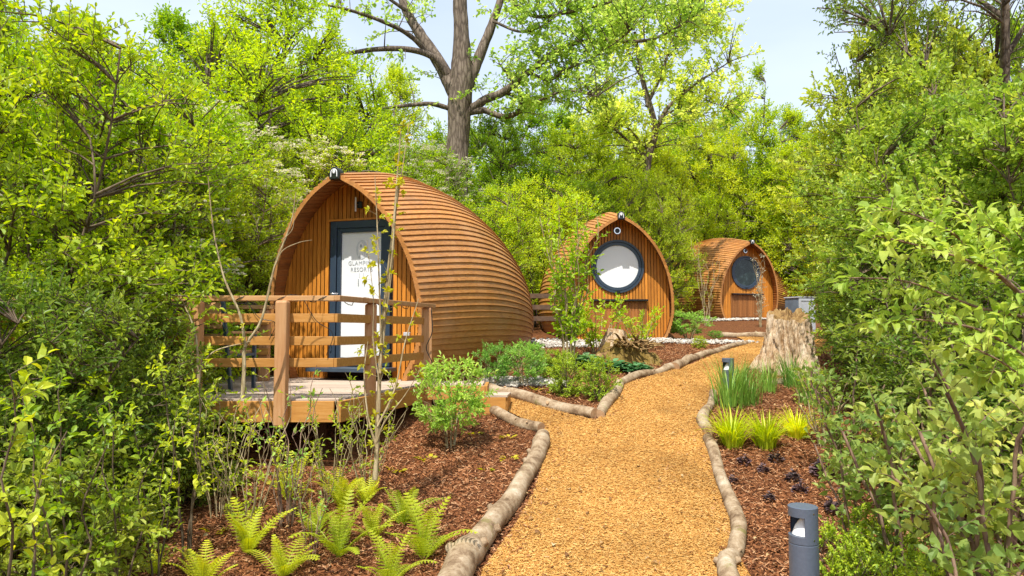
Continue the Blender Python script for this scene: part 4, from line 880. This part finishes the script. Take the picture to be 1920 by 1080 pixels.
# woodland behind
for (pr, px, Y, ty, wk, lab) in [
    (treeA, 450, 26, 70, 1.0, 'tall leafy tree of the wood above the left end of the hedge'),
    (treeB, 300, 24, 30, 1.1, 'tall leafy tree rising behind the left hedge'),
    (treeA, 600, 30, 165, .9, 'leafy tree of the wood left of the great trunk'),
    (treeB, 735, 33, 130, .85, 'pale green pointed tree right behind the great trunk, on its left'),
    (treeA, 690, 24, 205, 1.0, 'leafy tree directly above the roof of the large pod'),
    (treeB, 800, 22, 300, 1.3, 'low leafy tree behind the ridge of the large pod'),
    (treeA, 935, 24, 215, .9, 'leafy tree just right of the great trunk'),
    (treeB, 1000, 30, 190, 1.1, 'leafy tree of the wood between the great trunk and the second pod'),
    (treeA, 1080, 26, 235, .9, 'leafy tree of the wood above the pod with the blinded round window'),
    (treeB, 1150, 34, 200, 1.2, 'leafy tree of the wood behind and above the second pod'),
    (treeA, 1215, 29, 250, .85, 'leafy tree of the wood between the second and third pods'),
    (treeB, 1290, 36, 180, 1.0, 'leafy tree of the wood below the sparse high branches'),
    (treeA, 1340, 33, 235, .9, 'leafy tree of the wood above the third pod'),
    (treeB, 1490, 36, 210, 1.0, 'leafy tree of the wood at the foot of the open sky'),
    (treeA, 1560, 33, 230, 1.0, 'leafy tree of the wood partly hidden by the right hand shrubs'),
    (treeB, 1390, 40, 190, 1.1, 'leafy tree of the wood left of the slender spire'),
    (treeA, 1740, 30, 60, 1.0, 'tall leafy tree behind the right hand shrubs'),
    (treeB, 1900, 28, 40, 1.1, 'tall leafy tree at the far right behind the shrubs'),
    (treeA, 150, 22, 60, 1.0, 'tall leafy tree behind the left hedge, near the picture edge'),
    (treeB, -60, 20, -20, 1.1, 'tall leafy tree beyond the left edge of the hedge'),
    (treeA, 860, 34, 235, 1.2, 'leafy tree of the wood hidden behind the great trunk'), (treeA, 530, 32, 150, 1.0, 'leafy tree of the wood behind the bright spreading tree'),
    (treeB, 1060, 38, 215, 1.4, 'leafy tree deep in the wood left of the sparse poplar'), (treeA, 1250, 42, 225, 1.3, 'leafy tree deep in the wood under the sparse poplar'),
    ]: at(pr, px, Y, ty, 10, lab, 'tree', WG, wk)
at(slim, 1428, 33, 132, 9, 'slender spire shaped tree against the open sky', 'tree', None, .9)
at(slim, 1500, 30, 215, 9, 'slender young tree between the spire tree and the right hand shrubs', 'tree', None, 1.1)
at(treeC, 500, 15.5, -10, 7, 'bright spreading tree with dark limbs left of the great tree', 'tree', None, 1.0)
at(treeC, 625, 18.5, 120, 7, 'bright spreading tree above the peak of the large pod', 'tree', None, 1.05)
# far understorey behind pods
for (px, Y, ty, lab) in [(905,17.5,350,'bright shrub right behind the rear of the large pod'),(1010,19.5,330,'bright shrub between the first and second pods'),(1085,22,350,'bright shrub behind the left flank of the second pod'),
                    (1234,22,350,'tall bright shrub right of the second pod'),(1262,27,410,'bright shrub at the left end of the third pod'),(1180,24.5,310,'bright shrub above the peak of the second pod'),(1330,31,360,'bright shrub above the roof of the third pod'),
                    (1430,34,340,'bright shrub above the peak of the third pod'),(1580,27,330,'bright shrub behind the grey cabinet')]:
    at(hedgeB if px not in (1234,1085) else hedgeA, px, Y, ty, 3.5, lab, 'shrub', 'shrubs at the edge of the wood', .78 if px in (1234,1262) else 1.0)
for (px, Y, ty, lab) in [(345,11.4,190,'white flowering hawthorn left of the large pod'),(570,13.6,262,'white flowering hawthorn behind the peak of the large pod'),(770,17.3,265,'white flowering hawthorn behind the roof ridge of the large pod'),(215,8.4,215,'white flowering hawthorn in the upper left hedge')]:
    at(haw, px, Y, ty, 4.8, lab, 'hawthorn', 'flowering hawthorns')
# left hedge
for (pr, px, Y, ty, h0, lab, wk) in [
    (hedgeA, 60, 6.6, 20, 3.75, 'tall hedge shrub at the left picture edge', 1.0),
    (hedgeB, 190, 7.8, 95, 3.5, 'bright hedge shrub second from the left picture edge', 1.0),
    (hedgeA, 260, 9.6, 150, 3.75, 'tall hedge shrub below the gap of sky at the upper left', 1.0),
    (hedgeB, 60, 9.5, 30, 3.5, 'bright hedge shrub behind the leftmost one', 1.0),
    (hedgeA, 430, 11.0, 300, 3.75, 'hedge shrub just left of the large pod', .95),
    (hedgeB, 310, 10.6, 340, 3.5, 'bright hedge shrub behind the rear terrace railing', 1.1),
    (hedgeC, 215, 6.3, 530, 2.7, 'dark hedge shrub covering the left end of the terrace', .95),
    (hedgeC, 110, 5.4, 520, 2.7, 'dark hedge shrub in the lower left thicket', 1.05),
    (hedgeC, -80, 5.0, 470, 2.7, 'dark hedge shrub cut by the left picture edge', 1.1),
    (hedgeB, 160, 7.0, 440, 3.5, 'bright low hedge shrub in the middle of the left thicket', 1.0),
    ]: at(pr, px, Y, ty, h0, lab, 'shrub', HG, wk)
for (px, Y, ty, lab) in [(60,4.9,760,'low dark shrub in the lower left corner'),(200,5.6,800,'low dark shrub behind the lower left saplings'),(345,6.15,830,'low dark shrub left of the front terrace post'),(90,4.4,850,'low dark shrub behind the lower left fern'),(320,6.3,720,'low dark shrub under the left end of the terrace'),(430,6.5,860,'small dark shrub under the terrace edge')]:
    at(under_s, px, Y, ty, 1.05, lab, 'shrub', 'low dark shrubs in the left thicket')
for (px, Y, ty, lab) in [(140,3.9,690,'thin leafy sapling in the lower left thicket'),(310,4.75,745,'thin sapling with round leaves left of the fern'),(30,3.5,640,'thin leafy sapling at the lower left corner'),(245,4.4,720,'thin leafy sapling between two others at the lower left'),(365,5.2,640,'tall thin sapling in front of the left terrace post')]:
    at(sapA, px, Y, ty, 1.55, lab, 'sapling', 'saplings at the lower left')
for (px, Y, ty, lab) in [(470,5.45,735,'cluster of pale upright stems in front of the front terrace post'),(625,6.2,725,'cluster of leafy upright stems at the terrace corner'),(560,5.9,790,'cluster of pale upright stems below the terrace fascia'),(420,5.9,700,'cluster of upright stems left of the front terrace post'),(690,6.35,690,'leafy stem cluster around the foot of the tall bare sapling')]:
    at(sapB, px, Y, ty, 1.1, lab, 'shrub', 'young stem clusters below the terrace')
at(sapC, 545, 5.7, 680, 1.0, 'thin pink stemmed shrub in front of the terrace post', 'shrub')
at(sapC, 590, 5.2, 850, 1.0, 'small pink stemmed shrub above the ferns', 'shrub')
# tall bare sapling in front of the large pod, and the one behind at the small bed
def bare_sapling(px, Y, lines, leafn, label, rad, seed, size=.05):
    x_ = X(px, Y); o = Vector((x_, Y, float(g(x_, Y))-.03)); root = empty('tall_sapling', o, 0, label, 'sapling'); a, b = MB(), MB(); r = np.random.default_rng(seed); S = []
    for (pl, r0, r1, dy) in lines:
        q = smoothline([P(u, v, Y+dy*i/len(pl))-o for i, (u, v) in enumerate(pl)], 6); tube(a, q, np.linspace(r0, r1, len(q)), 7, jit=.05)
        L_ = (q[-1]-q[0]).length; m_ = int(leafn*L_)
        for k in range(m_): t = r.random()**.8; S.append(tuple(q[int(t*(len(q)-1))]))
    S = np.array(S); d = r.normal(0,1,(len(S),3)); d[:,2] = np.abs(d[:,2])*.8+.3; E = S+nrm(d)*.09*(.3+r.random((len(S),1)))
    twiggy(a, b, S, E, 5, size, wr=.6, hi=True, tr=.002, f0=.75, spread=1.0, up=.8); a.build('stems', M['twigpale'], root, smooth=True); b.build('leaves', Lf['lime'], root)
bare_sapling(703, 5.75, [([(703,900),(708,820),(712,700),(722,560),(738,420),(745,330),(752,240)], .022, .004, .1), ([(712,700),(722,600),(735,500),(742,400),(757,300),(768,225)], .013, .003, .2),
    ([(715,650),(712,560),(708,440),(703,330)], .009, .003, -.1), ([(720,600),(735,480),(742,380),(752,330)], .010, .003, 0), ([(708,800),(740,730),(760,640),(785,560)], .010, .003, .2),
    ([(706,830),(722,790),(760,740),(790,690)], .008, .002, -.1), ([(706,840),(690,780),(683,700),(690,640)], .010, .003, .1), ([(712,720),(700,640),(700,560),(688,450)], .007, .002, -.1)], 8, 'tall bare sapling with lime green buds in front of the large pod', .02, 1)
bare_sapling(365, 6.4, [([(455,745),(458,690),(460,650),(490,600),(515,500),(545,420),(555,360)], .020, .004, .1), ([(460,650),(450,590),(420,520),(400,430),(390,330)], .014, .004, .1), ([(515,500),(530,470),(560,455),(585,450)], .005, .002, 0),
    ([(530,450),(548,430),(553,400),(560,370)], .004, .001, 0), ([(375,800),(372,700),(365,620),(340,560)], .016, .006, 0), ([(372,700),(400,660),(470,640)], .010, .004, 0)], 2, 'crooked brown sapling with bare twigs in front of the terrace rails', .02, 2, .04)
def airy(px, Y, ty, lab, n=12, seed=3, size=.055, lf='yellowgreen', h=2.0, nt_=220, sp=.5):
    pr = plant_proto('multi_stem_shrub', M['twigpale'], Lf[lf], 'stems', 'leaves', sapling(h, n, sp, nt_, 5, size, seed, r0=.012, tlen=.17, lo=.15, wr=.6, hi=False)); at(pr, px, Y, ty, h, lab, 'shrub')
airy(1066, 11.6, 395, 'tall airy shrub of many pale stems left of the blinded round window', 14, 51, .060, nt_=430, sp=.42)
airy(1120, 13.3, 560, 'bright leafy shrub in front of the hatch of the second pod', 10, 52, .075, h=1.0, nt_=170, sp=.7)
airy(1200, 13.6, 575, 'bright leafy shrub behind the rotten stump', 10, 53, .070, h=1.0, nt_=150, sp=.7)
airy(1325, 20.0, 440, 'thin bare stemmed shrub in front of the third pod', 8, 54, .04, h=2.6, nt_=40, sp=.5)
airy(1425, 19.5, 480, 'thin shrub with pale dry blossom in front of the third pod', 6, 55, .045, lf='blossom', h=2.2, nt_=90, sp=.18)
# small bed between path and large pod
for (px, Y, ty, lab, wk) in [(845,7.7,668,'fresh green shrub in front of the deck corner post',1.0),(925,10.0,640,'fresh green shrub against the flank of the large pod',.9),(982,10.0,638,'fresh green shrub next to the rear flank of the large pod',1.15),(1290,15.6,582,'fresh green shrub at the right of the second pod',1.9),(1340,15.8,618,'low green shrub at the upper log edge',1.8),(1000,11.5,640,'green shrub behind the rear flank of the large pod',1.2)]:
    at(light_shrub, px, Y, ty, .88, lab, 'shrub', 'fresh green garden shrubs', wk)
for (px, Y, ty, lab, wk) in [(1060,9.55,658,'rounded green shrub left of its twin in the small bed',1.0),(1122,9.35,668,'rounded green shrub right of its twin, below the rotten stump',.95),(1560,4.5,985,'rounded green shrub just right of the foreground bollard',.95),(1635,4.75,945,'rounded dark green shrub second to the right of the foreground bollard',1.0),(1700,3.9,1030,'rounded green shrub at the lower right picture edge',1.1),
    (1310,13.9,628,'rounded green shrub beside the upper slender log',1.3),(1040,10.4,655,'rounded green shrub behind the two twins of the small bed',1.1)]:
    at(boxs, px, Y, ty, .58, lab, 'shrub', 'rounded dense shrubs', wk)
for (px, py, s, lab) in [(1150,698,1.3,'blue green ground cover below the rotten stump'),(1195,700,1.1,'blue green ground cover beside the middle log'),(1095,690,1.5,'blue green ground cover between the twin rounded shrubs'),(1020,697,1.0,'blue green ground cover left of the twin rounded shrubs')]:
    p = G(px, py); place(bluec, p.x, p.y, s*1.7, sz=s, label=lab, cat='plant', group='blue green ground cover plants')
# ferns
FL = 'fern in the left mulch bed'
for k, (px, py, s, lab) in enumerate([(635,1045,1.15,'large fern in the middle of the foreground fern group'),(640,955,1.0,'tall fern at the back of the foreground fern group'),(755,985,.95,'fern to the right of the tall back fern'),(795,1050,1.15,'large upright fern nearest to the thick curved log'),
    (465,1040,1.05,'fern left of the middle of the foreground group'),(530,1085,.9,'fern cut by the bottom edge below the leftmost mulch'),(730,1100,.9,'low fern at the bottom edge in front of the upright fern'),(380,1110,.9,'fern at the bottom edge left of the others'),
    (205,1045,1.1,'fern in the shade of the lower left thicket'),(540,935,1.0,'small fern below the pink stemmed shrub'),(685,945,.7,'small fern just right of the tall back fern'),(590,1000,.8,'small fern just behind the middle of the foreground group'),(700,1010,.75,'small fern between the middle and the upright fern'),(290,1080,.6,'tiny fern in the shaded mulch at the lower left')]):
    p = G(px, py); place(ferns[k % 3], p.x, p.y, s*1.03, label=lab, cat='fern', group='ferns in the left mulch bed')
# grasses
for (px, py, s, lab) in [(1372,838,1.0,'yellow green grass clump nearest to the path edge'),(1437,840,.95,'yellow green grass clump right of the nearest one'),(1495,822,.8,'smaller green grass clump right of the yellow ones')]:
    p = G(px, py); place(ygrass, p.x, p.y, s*1.15, label=lab, cat='grass clump', group='yellow green grass clumps')
for (px, py, s, lab) in [(1368,765,1.15,'tall reed clump in front of the far bollard'),(1405,760,.9,'reed clump right of the far bollard'),(1440,735,.8,'reed clump at the foot of the tall stump'),(1485,725,.9,'reed clump under the right side of the tall stump'),(1390,735,.75,'small reed clump behind the far bollard'),(1520,760,.9,'reed clump left of the leafy right hand shrubs')]:
    p = G(px, py); place(reed, p.x, p.y, s, label=lab, cat='reeds', group='green reed clumps')
for (px, py, s, lab) in [(1395,872,1.0,'dark purple plant closest to the yellow grass'),(1455,868,1.1,'dark purple plant behind the middle of the group'),(1375,905,.7,'small dark purple plant nearest the right path log'),(1432,888,.9,'dark purple plant in the centre of the group'),(1487,905,1.1,'dark purple plant right of the central one'),
    (1540,895,1.5,'largest dark purple plant at the back right'),(1500,925,1.0,'dark purple plant just above the foreground bollard'),(1443,940,.8,'dark purple plant left of the foreground bollard'),(1565,965,1.3,'dark purple plant right of the foreground bollard'),(1585,930,1.0,'dark purple plant under the leafy stakes')]:
    p = G(px, py); place(heuch, p.x, p.y, s*.85, label=lab, cat='plant', group='dark purple plants')
for k, (px, py, lab) in enumerate([(910,882,'tiny seedling in the open mulch left of the thick log'),(740,885,'tiny seedling right of the tall bare sapling foot'),(955,862,'tiny seedling nearest to the upper end of the thick log'),(800,862,'tiny seedling in the middle of the left mulch'),(1040,738,'tiny seedling in the small bed below the left twin shrub'),(1075,745,'tiny seedling in the small bed below the right twin shrub'),
    (1098,768,'tiny seedling at the corner of the small bed'),(1005,732,'tiny seedling behind the straight log'),(955,822,'tiny seedling beside the thin log'),(890,815,'tiny seedling right of the deck corner shrub'),(1110,735,'tiny seedling near the short uphill log'),(400,1000,'tiny seedling in the shade near the left ferns')]):
    p = G(px, py); place(seedl, p.x, p.y, .8+.4*rng.random(), label=lab, cat='seedling', group='tiny seedlings in the mulch')
# right side shrubs
for (pr, px, Y, ty, h0, lab, wk) in [
    (vibA, 1665, 11.5, 190, 4.3, 'tall rounded viburnum at the left end of the right hand shrubs', .9),
    (vibA, 1725, 9.3, 120, 4.3, 'tall viburnum second from the path on the right', .9),
    (vibA, 1800, 8.0, 185, 4.3, 'tall viburnum in the middle of the right hand shrubs', .95),
    (vibA, 1940, 7.0, 150, 4.3, 'tall viburnum at the right picture edge', 1.0),
    (vibA, 1720, 12.0, 30, 4.3, 'tallest viburnum behind the others on the right', .9),
    (hedgeC, 1690, 8.6, 440, 2.7, 'dark shrub behind the right hand leafy stakes', 1.1),
    (hedgeC, 1790, 6.6, 480, 2.7, 'dark shrub low in the right hand thicket', 1.1),
    (hedgeC, 1940, 5.6, 470, 2.7, 'dark shrub at the right picture edge', 1.1),
    (hedgeA, 1650, 15.0, 300, 3.75, 'green shrub behind the tall stump', .9),
    (hedgeC, 1625, 10.9, 590, 2.7, 'dark shrub just right of the tall stump', 1.15),
    ]: at(pr, px, Y, ty, h0, lab, 'shrub', RG, wk)
at(treeD, 1900, 11.0, -330, 8, 'dark overhanging tree with bare twigs at the upper right', 'tree', None, .72)
for (px, Y, ty, lab) in [(1610,4.9,770,'leafy shrub with brown stakes right of the purple plants'),(1700,4.5,720,'leafy shrub with brown stakes in the middle of the lower right'),(1800,4.0,700,'leafy shrub with tall bare stakes at the lower right'),(1900,3.7,690,'leafy shrub with stakes at the right picture edge'),(1720,5.6,660,'leafy shrub behind the staked ones at the lower right'),(1850,5.0,640,'leafy shrub at the back of the lower right thicket'),(1585,6.6,655,'leafy shrub beside the reeds right of the stump'),(1870,3.1,900,'leafy shrub in the lower right corner')]:
    at(stake, px, Y, ty, 1.25, lab, 'shrub', 'leafy staked shrubs at the lower right')
airy(1540, 7.6, 690, 'fine twiggy shrub between the grass and the leafy stakes', 9, 57, .035, lf='hedge', h=1.0, nt_=120, sp=.5)
# arching foreground branches at the right
def arching():
    Y0 = 3.0; o = Vector((X(2060, Y0), Y0, float(g(1.9, 3.0)))); root = empty('arching_shrub', o, 0, 'arching shrub with large pale green leaves reaching in from the right edge', 'shrub'); a, b = MB(), MB(); r = np.random.default_rng(8)
    L = [([(2060,1300),(2075,900),(2040,720),(1960,600),(1860,505),(1790,440),(1720,405),(1655,388)], .016), ([(2040,720),(1950,610),(1830,575),(1700,528),(1585,520)], .010), ([(1960,600),(1880,520),(1790,480),(1700,455),(1640,442)], .008),
         ([(2050,760),(1940,680),(1840,620),(1730,600),(1640,600)], .009), ([(1960,600),(1920,500),(1880,440),(1820,420)], .007), ([(2060,800),(1960,740),(1880,680),(1800,640)], .008), ([(2040,720),(2000,600),(1960,500),(1900,430)], .008), ([(2060,820),(1990,760),(1900,700),(1850,700)], .008)]
    S = []; Dv = []
    for i, (pl, r0) in enumerate(L):
        q = smoothline([P(u, v, Y0+.25*math.sin(i*2.1)*k/len(pl))-o for k, (u, v) in enumerate(pl)], 8); tube(a, q, np.linspace(r0, .0018, len(q)), 7)
        st = 26 if i == 0 else 6
        for k in range(st, len(q)-1):
            for _ in range(1): S.append(tuple(q[k])); Dv.append(tuple((q[k+1]-q[k]).normalized()))
    S = np.array(S); d = np.array(Dv)*.8+r.normal(0,.55,(len(S),3)); d[:,2] += .15; E = S+nrm(d)*.13*(.35+r.random((len(S),1)))
    twiggy(a, b, S, E, 5, .066, wr=.50, hi=True, tr=.0018, spread=.8, rndoff=.35, up=.9, droop=.22); a.build('stems', M['twigred'], root, smooth=True); b.build('leaves', Lf['arch'], root)
arching()
# ------------------------------------------------------------------ the great tree and the sparse poplar behind
def great(name, Y, trunk, limbs, label, ncl, spread, size, seed, weights=None, tw=4, nl=7, tlen=.55, mt='bark', lf='poplar'):
    o = P(*trunk[0][:2], Y); o.z = float(g(o.x, Y))-.1; root = empty(name, o, 0, label, 'tree'); a, b, c_ = MB(), MB(), MB(); r = np.random.default_rng(seed)
    q = smoothline([Vector((0,0,0))]+[P(u, v, Y)-o for u, v, _ in trunk[1:]], 6); rr = np.interp(np.linspace(0, len(trunk)-1, len(q)), range(len(trunk)), [t[2] for t in trunk]); tube(a, q, rr, 22, jit=.03)
    nodes = []; up = []
    for i, (pl, r0, r1, dy, wgt) in enumerate(limbs):
        q = smoothline([P(u, v, Y+dy*k/(len(pl)-1))-o for k, (u, v) in enumerate(pl)], 6); tube(c_, q, np.linspace(r0, r1, len(q))*(1+r.normal(0,.03,len(q))), 10, jit=.03)
        for k in range(len(q)): nodes.append(tuple(q[k]))
        m_ = int(ncl*wgt)
        for _ in range(m_):
            t = min(.999, .25+.8*r.random()); p = np.array(q[int(t*(len(q)-1))]); up.append(p+r.normal(0, spread, 3)*np.array([1,1,.8])+np.array([0,0,.1]))
    C = np.array(up); crown(c_, b, C, np.array(nodes), tw, nl, size, tlen, br=.018, out=.3, upd=.2, wr=.75, tr=.006)
    a.build('trunk', M[mt], root, smooth=True); c_.build('limbs', M[mt], root, smooth=True); b.build('crown', Lf[lf], root)
great('great_tree', 22, [(853,640,.48),(856,330,.36),(860,250,.34),(862,190,.38),(866,140,.36),(865,70,.25),(862,-40,.20),(868,-200,.15)],
  [([(852,175),(828,125),(792,70),(762,20),(735,-60),(690,-180)], .24,.08,1,.12), ([(838,140),(810,106),(760,92),(700,93),(640,103),(590,115),(552,125)], .12,.03,-1.5,.14), ([(806,104),(775,72),(740,50),(690,30),(640,15),(590,5)], .09,.03,-2,.30),
   ([(876,165),(903,95),(925,40),(942,-15),(965,-120)], .19,.08,.5,.12), ([(872,215),(908,188),(945,172),(990,136),(1040,98),(1082,80),(1150,77),(1220,74),(1290,40)], .15,.03,-1.5,1.3), ([(870,212),(908,207),(940,218),(972,210),(975,180),(955,145),(935,118)], .12,.025,-1,.35),
   ([(848,205),(810,195),(770,197),(700,205),(640,212)], .09,.02,-1,.12), ([(990,136),(1030,150),(1060,130),(1110,110),(1180,60)], .06,.02,-2,.9), ([(945,172),(1000,190),(1060,170),(1120,180)], .06,.02,-2,.7), ([(942,-15),(1000,30),(1080,20),(1160,0),(1240,-20)], .07,.02,-2,.9),
   ([(1080,80),(1120,40),(1180,20),(1260,10),(1330,20)], .05,.015,-1,1.1), ([(925,40),(980,60),(1030,40),(1080,-10)], .05,.015,-1.5,.9), ([(762,20),(700,-20),(640,-40)], .06,.02,-1,.15)],
  'great old tree with thick forked limbs rising behind the large pod', 62, .62, .13, 5)
great('sparse_poplar', 26, [(1200,640,.2),(1203,420,.16),(1215,300,.14),(1228,240,.12),(1205,150,.09),(1190,60,.06)],
  [([(1228,250),(1250,205),(1290,168),(1330,140),(1365,118)], .09,.02,0,1.0), ([(1235,222),(1270,206),(1315,215)], .05,.015,0,.3), ([(1212,200),(1240,140),(1262,70),(1290,20)], .07,.02,0,1.3), ([(1205,150),(1170,80),(1150,10)], .06,.02,0,1.3), ([(1290,168),(1330,190),(1360,200)], .03,.01,0,.5),
   ([(1262,70),(1310,60),(1345,30)], .04,.01,0,.9), ([(1215,300),(1150,240),(1090,200)], .06,.02,-1,1.0), ([(1215,280),(1170,230),(1140,170)], .06,.02,0,1.0)],
  'sparse poplar with thin limbs against the sky right of the great tree', 60, .6, .13, 6)
for o in list(sc.objects):
    if 'used' in o.keys(): del o['used']
